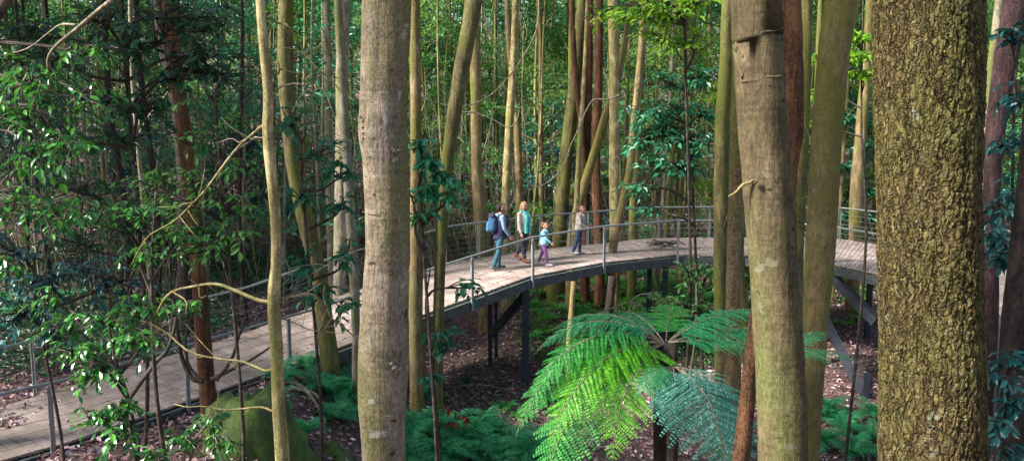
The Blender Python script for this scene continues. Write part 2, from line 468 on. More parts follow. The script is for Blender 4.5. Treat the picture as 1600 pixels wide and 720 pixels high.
# ------------------------------------------------------------------ ground
ys = np.concatenate([np.arange(-14, 14, 0.8), np.arange(14, 52, 0.3), np.arange(52, 110, 2), np.arange(110, 420, 12)])
xs = np.concatenate([np.arange(-260, -40, 12), np.arange(-40, -16, 1.5), np.arange(-16, 18, 0.3), np.arange(18, 40, 1.5), np.arange(40, 260, 12)])
X, Y = np.meshgrid(xs, ys)
Z = gz(X, Y) + 0.05 * np.sin(X * 5.1 + Y * 3.3) * np.sin(Y * 4.7 - X * 2.2)
nx, ny = len(xs), len(ys)
ii, jj = np.meshgrid(np.arange(nx - 1), np.arange(ny - 1))
k = (jj * nx + ii).ravel()
mb = MB(); mb.add(np.stack([X, Y, Z], -1).reshape(-1, 3), np.stack([k, k + 1, k + nx + 1, k + nx], -1))
tag(mb.build('ground', M['ground'], None, True), 'purple brown forest floor of leaf litter below the boardwalk', None, kind='structure')

# ------------------------------------------------------------------ leaves
def leaf_quads(mb, pos, axis, nrm, L, Wd, fold=0.25, mi=0):
    """rhombic leaves folded along the midrib"""
    pos = np.asarray(pos, float); N = len(pos)
    if N == 0: return
    axis = norm(axis); side = norm(np.cross(axis, nrm)); up = np.cross(side, axis)
    L = np.broadcast_to(L, N)[:, None]; Wd = np.broadcast_to(Wd, N)[:, None]
    b = pos; t = pos + axis * L - up * L * 0.12
    l = pos + axis * L * 0.45 + side * Wd * 0.5 + up * Wd * fold
    r = pos + axis * L * 0.45 - side * Wd * 0.5 + up * Wd * fold
    vs = np.stack([b, r, t, l], 1).reshape(-1, 3)
    k = np.arange(N)[:, None] * 4
    tr = np.concatenate([k + [0, 1, 2], k + [0, 2, 3]], 1).reshape(-1, 3)
    mb.add(vs, None, tr, mi)

def leaf_full(mb, pos, axis, nrm, L, Wd, mi=0):
    """better shaped leaf: pointed oval, eight vertices, drooping tip"""
    pos = np.asarray(pos, float); N = len(pos)
    if N == 0: return
    axis = norm(axis); side = norm(np.cross(axis, nrm)); up = np.cross(side, axis)
    L = np.broadcast_to(L, N)[:, None]; Wd = np.broadcast_to(Wd, N)[:, None]
    def pt(a, s, z): return pos + axis * L * a + side * Wd * s + up * L * z
    vs = np.stack([pt(0, 0, 0), pt(.30, .42, .05), pt(.68, .40, .02), pt(1, 0, -.16), pt(.68, -.40, .02), pt(.30, -.42, .05), pt(.33, 0, 0.0), pt(.70, 0, -.045)], 1).reshape(-1, 3)
    k = np.arange(N)[:, None] * 8
    tr = np.concatenate([k + [0, 6, 1], k + [0, 5, 6], k + [7, 3, 2], k + [7, 4, 3]], 1).reshape(-1, 3)
    qd = np.concatenate([k + [1, 6, 7, 2], k + [6, 5, 4, 7]], 1).reshape(-1, 4)
    mb.add(vs, qd, tr, mi)

def rdir(n, zs=1.0):
    v = rng.normal(size=(n, 3)); v[:, 2] *= zs
    return norm(v)

def blob_leaves(mb, c, rad, ncl, per, L, flat=0.4, spread=0.35, mi=0):
    """layered sprays of small leaves filling an ellipsoid"""
    c = np.asarray(c, float); rad = np.asarray(rad, float)
    u = rdir(ncl) * (rng.random(ncl)[:, None] ** 0.42)
    cl = c + u * rad
    p = np.repeat(cl, per, 0) + rng.normal(size=(ncl * per, 3)) * V(spread, spread, spread * flat)
    n_ = norm(rng.normal(size=(ncl * per, 3)) * 0.55 + V(0, 0, 1))
    ax = rdir(ncl * per, 0.5) - V(0, 0, 0.25)
    LL = L * rng.uniform(0.6, 1.3, ncl * per)
    leaf_quads(mb, p, ax, n_, LL, LL * 0.5, 0.2, mi)

# ---------------------------------------------------------------- generic trees
def trunk_mb(mb, pts, rad, seg=14, wob=0.1, seed=0, n=None, flare=True):
    n = n or max(10, int(np.linalg.norm(pts[-1] - pts[0]) / 0.35))
    q = crom(np.hstack([pts, np.asarray(rad, float)[:, None]]), n)
    mb.tube(q[:, :3], np.maximum(q[:, 3], 0.003), seg, wob, seed)

CROWNS = []
def make_crown_mesh(i, mat, R0=2.6, ncl=85, per=26, L=0.24):
    mb = MB()
    for k in range(5):
        a = rng.uniform(0, 6.28); r = R0 * 0.55
        c = V(math.cos(a) * r, math.sin(a) * r, rng.uniform(-1.2, 1.6))
        blob_leaves(mb, c, (R0 * 0.6, R0 * 0.6, 1.1), ncl // 5, per, L, 0.35, 0.42)
    return mb.mesh('crown', mat)
CROWN_FAR = [make_crown_mesh(i, M[k]) for i, k in enumerate(['leaf_mid', 'leaf_far', 'leaf_mid', 'leaf_deep', 'leaf_teal'])]

def limbs_mb(base, top_r, n=5, seed=0, spread=2.0, up=1.5):
    """a few bare limbs fanning out from the trunk top towards the crown"""
    mb = MB(); rr = random.Random(seed)
    for k in range(n):
        a = rr.uniform(0, 6.28); s = spread * rr.uniform(0.6, 1)
        z0 = base + V(0, 0, -rr.uniform(0, 2.5))
        p = [z0, z0 + V(math.cos(a) * s * .35, math.sin(a) * s * .35, up * .5), z0 + V(math.cos(a) * s, math.sin(a) * s, up * rr.uniform(.8, 1.5))]
        q = crom(p, 7); mb.tube(q, np.linspace(top_r * .5, top_r * .12, 7), 5)
    return mb

ROOTS = []
def ptree(name, label, d, pts, mat, top=15.0, crown=None, cs=1.0, seg=16, wob=0.12, cat='tree', flare=1.35, group=None, foot=None, seed=None):
    """hand placed tree: pts = (photo px, photo py, width px) from top to bottom at distance d"""
    seed = seed if seed is not None else int(pts[0][0]) + int(d * 10)
    w3 = [P(x, y, d) for x, y, _ in pts]; rr = [wd / 2 * d / F for _, _, wd in pts]
    # downwards to the ground
    lo = w3[-1]; prev = w3[-2]
    sl = (lo - prev) / max(prev[2] - lo[2], 0.2) * 0.4
    g = float(gz(lo[0], lo[1])) if foot is None else foot
    drop = lo[2] - g
    if drop > 0.3:
        b = V(lo[0] + sl[0] * drop * 0.5, lo[1], g - 0.25)
        w3.append(lo * 0.35 + b * 0.65); rr.append(rr[-1] * 1.05)
        w3.append(b); rr.append(rr[-1] * flare)
    hi = w3[0]; nx_ = w3[1]
    if top > hi[2] + 0.5:
        sl = (hi - nx_) / max(hi[2] - nx_[2], 0.2)
        sl[:2] = np.clip(sl[:2], -0.25, 0.25)
        H = top - hi[2]
        w3.insert(0, hi + V(sl[0] * .7, sl[1] * .7, 1) * H * 0.5); rr.insert(0, rr[0] * 0.8)
        w3.insert(0, hi + V(sl[0] * .9, sl[1] * .9, 1) * H); rr.insert(0, rr[1] * 0.45)
    w3 = np.array(w3[::-1]); rr = rr[::-1]
    base = w3[0] + V(0, 0, 0.25)
    root = thing(name, label, cat, base, group)
    mb = MB(); trunk_mb(mb, w3 - base, rr, seg, wob, seed)
    mb.build('trunk', mat, root, True)
    if crown is not None:
        tp = w3[-1] - base
        limbs_mb(tp, max(rr[-1], .05) * 1.3, 6, seed, 2.2 * cs, 1.6).build('limb', mat, root, True)
        c = link('crown', CROWN_FAR[crown], root, tp + V(0, 0, 0.9)); c.rotation_euler = (0, 0, seed); c.scale = (cs, cs, cs * .9)
    ROOTS.append((base[0], base[1], rr[0]))
    return root, w3, base

T = ptree
# near trunks
T('pale_tree', 'thick pale grey barked trunk standing alone in front of the boardwalk, left of centre', 6.5,
  [(604, -20, 74), (602, 90, 72), (599, 170, 71), (598, 205, 74), (602, 260, 70), (605, 380, 69), (603, 450, 72), (600, 560, 77), (597, 640, 76), (600, 740, 72)],
  M['bark_pale'], top=14, crown=0, cs=1.1, seg=48, wob=0.10)
yt, yw, yb = T('slender_yellow_tree', 'slender pale yellow trunk with thin bare side branches, nearest tree on the left', 6.0,
  [(405, -20, 13), (413, 80, 15), (420, 150, 16), (418, 210, 16), (428, 310, 17), (432, 400, 17), (428, 470, 21), (434, 560, 20), (436, 640, 21), (443, 740, 23)],
  M['bark_yellow'], top=12, crown=1, cs=0.8, seg=20, wob=0.16)
T('ringed_tree', 'leaning brown trunk with ring scars and a gnarled knot near its top', 5.6,
  [(1180, -20, 78), (1184, 60, 76), (1190, 180, 72), (1200, 300, 70), (1208, 420, 72), (1215, 520, 76), (1221, 620, 78), (1224, 740, 80)],
  M['bark_ring'], top=14, crown=0, cs=1.0, seg=48, wob=0.10)
T('olive_speckled_tree', 'leaning olive brown trunk with moss at its foot, between the ringed and the fissured trunk', 10,
  [(1318, -20, 48), (1303, 80, 47), (1293, 200, 46), (1286, 320, 45), (1280, 420, 43), (1273, 520, 40), (1268, 600, 36), (1264, 680, 36)],
  M['bark_olive'], top=15, crown=2, seg=28, wob=0.08)

# the big fissured tree, dense mesh where the picture shows it
def big_tree():
    d = 4.9
    px = [(1449, -30, 153), (1450, 120, 153), (1451, 260, 151), (1452, 400, 151), (1455, 540, 154), (1458, 740, 162)]
    w3 = [P(x, y, d) for x, y, _ in px]; rr = [a[2] / 2 * d / F for a in px]
    q = crom(np.hstack([np.array(w3)[::-1], np.array(rr)[::-1, None]]), 330)
    lo = q[0]; g = float(gz(lo[0], lo[1]))
    base = V(lo[0], lo[1], g)
    root = thing('fissured_tree', 'huge trunk with rough flaky yellow brown bark, nearest tree on the right', 'tree', base)
    below = crom(np.array([[lo[0] + .06, lo[1], g - .3, lo[3] * 1.35], [lo[0] + .02, lo[1], g + .5, lo[3] * 1.08], [*lo]]), 40)[:-1]
    hi = q[-1]
    above = crom(np.array([[*hi], [hi[0] - .1, hi[1], hi[2] + 4, hi[3] * .8], [hi[0], hi[1], 17, .1]]), 60)[1:]
    allp = np.vstack([below, q, above])
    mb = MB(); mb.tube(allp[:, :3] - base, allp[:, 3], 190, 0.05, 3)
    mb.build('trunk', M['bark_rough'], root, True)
    tp = allp[-1, :3] - base
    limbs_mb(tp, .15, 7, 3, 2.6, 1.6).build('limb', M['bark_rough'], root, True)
    c = link('crown', CROWN_FAR[3], root, tp + V(0, 0, 1)); c.scale = (1.4,) * 3
big_tree()

# knots and scars of the two near trunks are sub-forms of their bark
def knot(px, py, d, r, root_name, mat):
    root = bpy.data.objects[root_name]; base = np.array(root.location)
    c = P(px, py, d) - base
    mb = MB(); a = np.linspace(0, 6.28, 19)[:-1]
    ring = [c + V(math.cos(t) * r, -0.01 + .008 * math.sin(3 * t), math.sin(t) * r * .8) for t in a]
    ring.append(ring[0])
    mb.tube(ring, [r * (.32 + .12 * math.sin(5 * t)) for t in a] + [r * .32], 7, .3, int(px))
    mb.build('knot', mat, root, True)

def scar(root_name, w, d, px, py, halfpx, tilt, r, mat, part='ring_scar'):
    """a raised ring running round the trunk"""
    root = bpy.data.objects[root_name]; base = np.array(root.location)
    c = P(px, py, d) - base; rad = (halfpx - .9) * d / F; r = r * .72
    a = np.linspace(0, 2 * math.pi, 41)
    pts = [c + V(math.cos(t) * rad, math.sin(t) * rad, tilt * math.cos(t) * rad + .006 * math.sin(3 * t + px) + .004 * math.sin(7 * t)) for t in a]
    mb = MB(); mb.tube(pts, [r * (1 + .45 * math.sin(4 * t + py)) for t in a], 6, .3, int(py), caps=False)
    mb.build(part, M[mat], root, True)
for px, py, hp, tl, r_ in ((1184, 52, 37.5, .10, .011), (1186, 66, 37, .05, .006), (1187, 124, 36, .12, .012), (1188, 147, 35.5, .02, .004), (1192, 210, 35, .05, .005), (1199, 290, 34.6, .0, .004), (1213, 500, 36.6, .04, .004), (1181, 6, 38.5, .06, .006)):
    scar('ringed_tree', None, 5.6, px, py, hp, tl, r_, 'bark_ring')
for px, py, hp, tl, r_ in ((599, 222, 35.6, -.03, .004), (600, 330, 34.6, .03, .003), (603, 640, 36.6, .05, .004), (605, 395, 34, .02, .003)):
    scar('pale_tree', None, 6.5, px, py, hp, tl, r_, 'bark_pale')
def gnarl(root_name, d, pts, r0, mat):
    root = bpy.data.objects[root_name]; base = np.array(root.location)
    q = crom([P(x, y, d) - base for x, y in pts], 24); mb = MB()
    mb.tube(q, [r0 * (1 + .4 * math.sin(i * 1.1)) * (.35 + .65 * math.sin(math.pi * (i + 1) / 26)) for i in range(24)], 8, .5, int(pts[0][1])); mb.build('gnarl', M[mat], root, True)
gnarl('pale_tree', 6.5 - .165, [(612, 232), (619, 237), (627, 235)], .014, 'bark_grey')
gnarl('pale_tree', 6.5 - .17, [(610, 566), (620, 578), (628, 576)], .020, 'bark_grey')
gnarl('pale_tree', 6.5 - .12, [(568, 185), (570, 205), (569, 222)], .022, 'bark_pale')
gnarl('ringed_tree', 5.46, [(1172, 276), (1178, 284), (1186, 283)], .010, 'bark_ring')
gnarl('ringed_tree', 5.56, [(1150, 36), (1156, 50), (1150, 70), (1158, 92), (1152, 112)], .016, 'bark_ring')
gnarl('ringed_tree', 5.52, [(1168, 70), (1162, 88), (1166, 104), (1158, 122)], .013, 'bark_ring')

# trees in front of the boardwalk
T('tan_tree', 'tan trunk close behind the right side of the thick pale trunk', 18.8, [(648, -10, 16), (650, 200, 17), (651, 330, 20), (650, 450, 22), (651, 560, 23), (652, 648, 25)], M['bark_tan'], crown=3, cs=.5)
T('leaning_mossy_tree', 'mossy trunk leaning right, rooted in front of the boardwalk left of the man', 18.9,
  [(743, -20, 26), (728, 70, 24), (709, 180, 22), (697, 270, 20), (690, 360, 18), (686, 460, 18), (684, 560, 18), (683, 640, 20)], M['bark_green'], crown=1, cs=.55)
T('bent_mossy_tree', 'bent moss covered trunk rising beside the left boardwalk, right of the slender yellow trunk', 17.6,
  [(448, -10, 22), (446, 100, 24), (456, 230, 25), (474, 330, 26), (496, 420, 26), (508, 500, 27), (517, 590, 30)], M['bark_green'], crown=3, cs=.55)
T('thin_mossy_tree', 'thin green trunk just left of the thick pale trunk, foot behind the fern bank', 17.2,
  [(528, -10, 13), (536, 150, 14), (545, 300, 15), (553, 420, 16), (556, 520, 13), (557, 595, 14)], M['bark_grey'], crown=4, cs=.45)
T('red_brown_tree', 'red brown trunk growing close against the left boardwalk rail among dark branches', 13.6,
  [(262, -10, 22), (276, 110, 22), (290, 230, 23), (302, 330, 23), (310, 420, 23), (317, 520, 24), (326, 630, 27)], M['bark_red'], crown=3, cs=.8)
T('twin_stem_mossy_tree', 'thick mossy trunk in front of the boardwalk bend, left one of three', 18.2,
  [(1138, -10, 18), (1134, 100, 20), (1128, 210, 22), (1127, 330, 23), (1126, 440, 22), (1128, 560, 24), (1130, 640, 26)], M['bark_green'], crown=4)
T('slim_olive_tree', 'slim straight olive trunk in front of the boardwalk bend, middle one of three', 17.6,
  [(1150, -10, 11), (1150, 140, 12), (1149, 280, 12), (1147, 400, 12), (1147, 520, 14), (1146, 640, 15)], M['bark_olive'], crown=1)
T('curved_olive_tree', 'slim trunk curving against the leaning ringed trunk in front of the boardwalk bend', 17.0,
  [(1176, 100, 14), (1168, 230, 15), (1158, 320, 14), (1156, 420, 14), (1166, 520, 16), (1170, 620, 16)], M['bark_green'], crown=None, top=11)
T('red_vine_trunk', 'dark red rough barked stem hanging close behind the ringed trunk', 7.6,
  [(1236, -20, 30), (1240, 60, 31), (1240, 140, 30), (1240, 200, 27), (1238, 245, 18), (1236, 300, 14), (1238, 420, 14), (1243, 560, 16), (1246, 700, 18)], M['bark_red'], crown=4, top=13, seg=22, wob=.35)
T('shadowed_olive_tree', 'olive trunk half hidden between the ringed trunk and the leaning olive trunk', 12.5,
  [(1262, -10, 17), (1258, 120, 18), (1253, 260, 18), (1247, 400, 18), (1246, 540, 20), (1247, 660, 22)], M['bark_green'], crown=0)
T('thin_leaning_tree', 'thin green stem pressed against the left edge of the leaning olive trunk', 16,
  [(1280, 60, 9), (1276, 180, 10), (1270, 300, 11), (1262, 400, 11), (1258, 500, 12)], M['bark_green'], crown=None, top=10)
T('pinkish_tree', 'purple brown trunk leaning right in the dark behind the huge fissured trunk', 13,
  [(1592, -20, 34), (1576, 70, 34), (1560, 170, 30), (1551, 260, 26), (1547, 380, 24), (1545, 520, 26)], M['bark_plum'], crown=3)
T('slim_grey_tree', 'slim grey stem beside the purple brown trunk at the dark right edge', 14,
  [(1562, 0, 13), (1550, 100, 13), (1543, 200, 12), (1540, 320, 12), (1538, 460, 13)], M['bark_grey'], crown=None, top=13)
T('dark_edge_tree', 'black trunk at the lower right edge in front of the far boardwalk end', 9.5,
  [(1610, 240, 30), (1600, 360, 34), (1590, 480, 40), (1582, 600, 46), (1580, 700, 50)], M['bark_dark'], crown=None, top=12)
T('reddish_sapling_stem', 'red brown leaning stem in front of the ringed trunk foot beside the blue green fern', 7.0,
  [(1190, 430, 16), (1180, 500, 20), (1172, 580, 23), (1164, 660, 26), (1156, 740, 28)], M['bark_red'], crown=None, top=6.0)
T('short_brown_tree', 'brown trunk behind the blue green fern fronds', 11.5,
  [(1146, 470, 24), (1145, 560, 27), (1142, 640, 29), (1140, 730, 32)], M['bark_tan'], crown=None, top=8.5)

# trees behind the boardwalk
BT = [
 ('smooth_tan_tree', 'pale tan upright trunk behind the boardwalk to the left of the man', 28.2, [(742, 60, 16), (744, 180, 17), (746, 280, 18), (753, 380, 19), (757, 470, 20), (757, 540, 22)], 'bark_tan', 1),
 ('pale_cream_tree', 'cream pale slender trunk rising behind the woman', 30, [(806, -10, 9), (802, 100, 12), (796, 200, 13), (791, 300, 14), (790, 400, 14)], 'bark_yellow', 1),
 ('brown_crooked_tree', 'crooked brown trunk beside the cream pale trunk behind the woman', 31.5, [(792, -10, 9), (797, 80, 10), (808, 200, 12), (812, 300, 13), (815, 390, 15)], 'bark_tan', None),
 ('wide_green_tree', 'wide moss green trunk leaning right between the girl and the boy', 31.5, [(912, -10, 18), (904, 70, 18), (895, 160, 20), (884, 250, 21), (877, 330, 21), (871, 400, 23), (868, 450, 30)], 'bark_green', 0),
 ('narrow_red_tree', 'narrow dark red trunk crossing the wide moss green trunk near its top', 31, [(893, -10, 8), (895, 60, 9), (900, 130, 9), (912, 230, 9), (914, 330, 10)], 'bark_red', None),
 ('left_red_tree', 'red brown trunk just right of the boy, left of the red pair', 31.2, [(922, 0, 10), (920, 120, 11), (917, 230, 12), (915, 320, 13), (915, 380, 14)], 'bark_red', 4),
 ('right_red_tree', 'broad red brown trunk just right of the boy, right of the red pair', 30.8, [(936, 0, 14), (935, 120, 14), (931, 230, 14), (933, 320, 15), (937, 390, 17)], 'bark_red', 2),
 ('boy_side_tree', 'thin pale trunk rising directly behind the boy', 29.6, [(917, 20, 5), (912, 130, 6), (906, 220, 8), (902, 300, 9), (897, 390, 10), (892, 460, 10)], 'bark_yellow', None),
 ('diagonal_tree', 'olive trunk leaning steeply right across the red trunks', 30, [(978, 60, 10), (960, 140, 12), (944, 190, 13), (925, 250, 14), (910, 300, 15), (898, 350, 16), (893, 400, 16)], 'bark_olive', None),
 ('mottled_yellow_tree', 'straight mottled yellow trunk between the red trunks and the boardwalk bend', 29.6, [(957, -10, 15), (959, 80, 16), (960, 180, 16), (960, 280, 17), (961, 380, 17), (960, 490, 17)], 'bark_yellow', 0),
 ('through_deck_tree', 'pinkish tan leaning trunk that rises through the boardwalk deck', 26.5, [(1004, 40, 9), (998, 120, 10), (990, 200, 11), (985, 260, 13), (975, 310, 13), (965, 350, 13), (958, 385, 14)], 'bark_tan', None),
 ('yellow_green_tree', 'yellow green trunk just behind the pinkish trunk that pierces the deck', 31, [(1003, 60, 10), (1000, 130, 12), (996, 230, 13), (991, 300, 14), (989, 380, 15), (986, 470, 17)], 'bark_green', 2),
 ('gap_tree', 'orange tan trunk in the gap between the olive trunk and the huge fissured trunk', 30, [(1354, 90, 14), (1349, 160, 16), (1344, 230, 18), (1338, 300, 20), (1336, 380, 20)], 'bark_tan', 1),
 ('gap_pale_tree', 'thin pale trunk behind the rails in the gap left of the huge fissured trunk', 33, [(1326, 100, 6), (1318, 200, 7), (1312, 300, 7), (1310, 400, 7)], 'bark_yellow', None),
 ('dark_split_tree', 'dark trunk standing behind the red brown tree at far left', 22, [(245, -10, 20), (262, 90, 22), (282, 180, 24), (288, 270, 24), (290, 400, 24)], 'bark_dark', 3),
 ('brown_upright_tree', 'brown upright trunk behind the left boardwalk, just left of the thick pale trunk', 23, [(537, -10, 20), (535, 100, 20), (534, 220, 20), (532, 350, 20), (530, 480, 21)], 'bark_grey', 3),
 ('slim_brown_tree', 'slim brown trunk behind the rail between the bent mossy trunk and the thick pale trunk', 25, [(512, 100, 12), (514, 250, 12), (516, 350, 13), (520, 450, 13)], 'bark_grey', None),
]
for nm, lb, d, pts, mt, cr in BT:
    if nm == 'through_deck_tree':
        lo = P(958, 385, 26.5)
        T(nm, lb, d, pts + [(955, 430, 14), (953, 470, 14)], M[mt], crown=cr)
    else:
        T(nm, lb, d, pts, M[mt], crown=cr, top=15 + (int(pts[0][0]) % 5))
T('black_under_tree', 'black stem under the boardwalk bend, right of the tall steel column', 24.0, [(957, 432, 13), (953, 470, 14), (948, 510, 15)], M['bark_dark'], crown=None, top=2.9)
T('thin_under_tree', 'thin brown stem under the boardwalk near the tree fern', 21.5, [(896, 440, 8), (893, 490, 9), (889, 545, 10)], M['bark_tan'], crown=None, top=2.9)

# ------------------------------------------------------------------ boardwalk
N_ = [(-13.0, 6.4, 2.05), (-7.05, 13.6, 2.05), (-4.06, 18.15, 2.2), (-2.1, 20.2, 2.6), (.45, 23.0, 3.0), (2.5, 24.6, 3.1), (4.86, 26.0, 3.1), (6.9, 25.9, 3.1), (8.9, 24.7, 3.1), (10.1, 21.5, 3.1), (10.4, 14, 3.1)]
F_ = [(-15.0, 8.1, 2.05), (-9.1, 15.3, 2.05), (-6.1, 20.3, 2.2), (-4.3, 22.8, 2.6), (-1.7, 25.4, 3.0), (.9, 27.1, 3.1), (4.7, 29.6, 3.1), (7.4, 29.8, 3.1), (11.0, 29.4, 3.1), (13.2, 25.5, 3.1), (13.2, 14, 3.1)]
N_ = np.array(N_, float); F_ = np.array(F_, float)
bw = thing('boardwalk', 'elevated weathered timber boardwalk with steel posts and wire railings curving through the forest', 'boardwalk', (0.45, 23, 0))
BO = V(0.45, 23, 0)
mb = MB()
HOLE = P(958, 385, 26.5)
for s in range(len(N_) - 1):
    n0, n1, f0, f1 = N_[s] - BO, N_[s + 1] - BO, F_[s] - BO, F_[s + 1] - BO
    L = max(np.linalg.norm(n1 - n0), np.linalg.norm(f1 - f0))
    nb = max(1, int(round(L / 0.19)))
    rows = 5
    for b_ in range(nb):
        t0, t1 = b_ / nb, (b_ + 1) / nb
        g = 0.011 / L
        a0, a1 = n0 + (n1 - n0) * (t0 + g), n0 + (n1 - n0) * (t1 - g)
        c0, c1 = f0 + (f1 - f0) * (t0 + g), f0 + (f1 - f0) * (t1 - g)
        for r_ in range(rows):
            u0, u1 = r_ / rows + .0014, (r_ + 1) / rows - .0014
            zz = rng.uniform(-.003, .003)
            q = [a0 + (c0 - a0) * u0, a1 + (c1 - a1) * u0, a1 + (c1 - a1) * u1, a0 + (c0 - a0) * u1]
            q = [p + V(0, 0, zz) for p in q]
            mid = sum(q) / 4 + BO
            if np.hypot(mid[0] - HOLE[0], mid[1] - HOLE[1]) < 0.14: continue
            lo = [p - V(0, 0, .045) for p in q]
            mb.add(q + lo, [(0, 1, 2, 3), (4, 7, 6, 5), (0, 4, 5, 1), (1, 5, 6, 2), (2, 6, 7, 3), (3, 7, 4, 0)])
mb.build('deck', M['deck'], bw)

def poly_at_px(poly, px, lo=0):
    best = None
    for i in range(len(poly) - 1):
        for t in np.linspace(0, 1, 60):
            p = poly[i] * (1 - t) + poly[i + 1] * t
            e = abs(PX(p)[0] - px)
            if i >= lo and (best is None or e < best[0]): best = (e, p, i)
    return best[1], best[2]

def edge_dir(poly, i):
    d = poly[i + 1] - poly[i]; d[2] = 0
    return norm(d)

RH = 1.03
for side, poly, sg in (('near', N_, 1), ('far', F_, -1)):
    fb = MB(); hr = MB(); wires = [MB() for _ in range(5)]
    outp = []
    for i in range(len(poly)):
        d = edge_dir(poly, min(i, len(poly) - 2)) + (edge_dir(poly, i - 1) if i > 0 else edge_dir(poly, 0))
        d = norm(d); o = np.cross(d, V(0, 0, 1)) * sg
        outp.append(poly[i] + o * 0.07 - BO)
    outp = np.array(outp)
    for i in range(len(poly) - 1):
        f = MB(); f.beam(outp[i] - V(0, 0, .185), outp[i + 1] - V(0, 0, .185), .09, .24)
        f.build('edge_beam', M['beam'], bw)
    top = outp + V(0, 0, RH)
    rail = []
    for i in range(len(top) - 1):
        rail += [top[i] * (1 - t) + top[i + 1] * t for t in (0, .03, .5, .97)]
    rail.append(top[-1])
    hr.tube(rail, .028, 8); hr.build('handrail', M['steel'], bw, True)
    for k in range(5):
        wr = MB(); wr.tube(outp + V(0, 0, .16 + k * .16), .0042, 5); wr.build('wire', M['steel'], bw)
    posts = [82, 290, 446, 490, 600, 733, 827, 940, 1057, 1157, 1285, 1362] if side == 'near' else [-60, 60, 190, 330, 500, 600, 700, 753, 850, 896, 922, 1030, 1110, 1200, 1307, 1330]
    for px in posts:
        p, i = poly_at_px(poly[:9] if px < 1500 else poly, px)
        o = np.cross(edge_dir(poly, i), V(0, 0, 1)) * sg
        c = p + o * .135 - BO; dd = edge_dir(poly, i)
        m2 = MB()
        m2.box(c + V(0, 0, (RH - .02 - .3) / 2), (.075, .03, RH - .02 + .3), [dd, o, V(0, 0, 1)])
        m2.box(c + V(0, 0, (RH - .02 - .3) / 2) - o * .03, (.02, .05, RH - .05 + .3), [dd, o, V(0, 0, 1)])
        m2.build('rail_post', M['steel'], bw)
for p_ in ((10.15, 20.5), (10.35, 18.0), (10.3, 15.6), (13.3, 22.5), (13.3, 19.5), (13.3, 16.5)):
    m2 = MB(); m2.box(V(p_[0] - (.0 if p_[0] < 12 else -.05) , p_[1], 3.45) - BO, (.05, .08, 1.35)); m2.build('rail_post', M['steel'], bw)
# joists below the deck
for s in range(len(N_) - 1):
    for t in (0.05, .5):
        a = N_[s] * (1 - t) + N_[s + 1] * t; b = F_[s] * (1 - t) + F_[s + 1] * t
        a = a + (b - a) * .03; b = b - (b - a) * .03
        m2 = MB(); m2.beam(a - BO - V(0, 0, .16), b - BO - V(0, 0, .16), .08, .2); m2.build('joist', M['beam'], bw)
def column(x, y, z1, wd=.16, name='support_column', mt='column'):
    g = float(gz(x, y)) - .3; m2 = MB(); c = V(x, y, (g + z1) / 2) - BO
    m2.box(c, (wd, .03, z1 - g)); m2.box(c + V(-wd / 2 + .012, .07, 0), (.02, .12, z1 - g)); m2.box(c + V(wd / 2 - .012, .07, 0), (.02, .12, z1 - g))
    m2.build(name, M[mt], bw)
def brace(a, b, wd=.11, hg=.2):
    m2 = MB(); m2.beam(np.array(a) - BO, np.array(b) - BO, wd, hg); m2.build('brace', M['column'], bw)
column(.36, 22.95, 2.75, .19); column(-.62, 24.6, 2.72, .12); column(-.46, 25.1, 2.72, .10)
brace((.36, 23.05, 2.5), (-.6, 24.55, 1.05), .1, .22)
column(4.35, 27.6, 2.85, .14); column(4.62, 26.3, 2.85, .14)
column(8.75, 24.85, 2.85, .17); column(8.96, 21.75, .75, .15); column(11.3, 27.5, 2.85, .15)
brace((8.75, 24.7, 1.75), (8.94, 21.85, .15), .14, .24)
brace((8.95, 24.55, 2.75), (9.7, 23.1, 1.75), .2, .26)
column(-4.2, 18.5, 1.95, .14); column(-7.0, 13.9, 1.85, .14); column(-5.9, 20.0, 1.95, .14)
column(10.2, 18, 2.85, .15); column(13.0, 18, 2.85, .15)

# ------------------------------------------------------------------ boulders
def boulder(name, label, c, r, mat, seed):
    mb = MB(); nu, nv = 40, 26
    vs = []
    for j in range(nv + 1):
        th = math.pi * j / nv
        for i in range(nu):
            ph = 2 * math.pi * i / nu
            d = Vector((math.sin(th) * math.cos(ph), math.sin(th) * math.sin(ph), math.cos(th)))
            k = 1 + .26 * mnoise.noise(d * 1.6 + Vector((seed, 0, 0))) + .12 * mnoise.noise(d * 3.1 + Vector((seed, 9, 0))) + .07 * mnoise.noise(d * 6 + Vector((seed, 3, 0)))
            vs.append((d.x * r[0] * k, d.y * r[1] * k, d.z * r[2] * k))
    q = [(j * nu + i, (j + 1) * nu + i, (j + 1) * nu + (i + 1) % nu, j * nu + (i + 1) % nu) for j in range(nv) for i in range(nu)]
    mb.add(vs, q); o = mb.build(name, mat, None, True); o.location = c
    return tag(o, label, 'boulder')
boulder('mossy_boulder', 'large green mossy boulder below the left boardwalk behind the slender yellow trunk', (-4.1, 13.6, 1.35), (.95, .85, 1.5), M['rock'], 12.4)
boulder('dark_boulder', 'dark mossy boulder at the foot of the litter slope left of the thick pale trunk', (-3.3, 15.0, 1.05), (.45, .4, .42), M['rock'], 5.2)
boulder('lichen_boulder', 'yellow lichen covered rock on the slope under the boardwalk between the girl and the boy', (1.65, 32.0, .85), (.45, .4, .38), M['rock_yellow'], 8.1)

exec_people = True

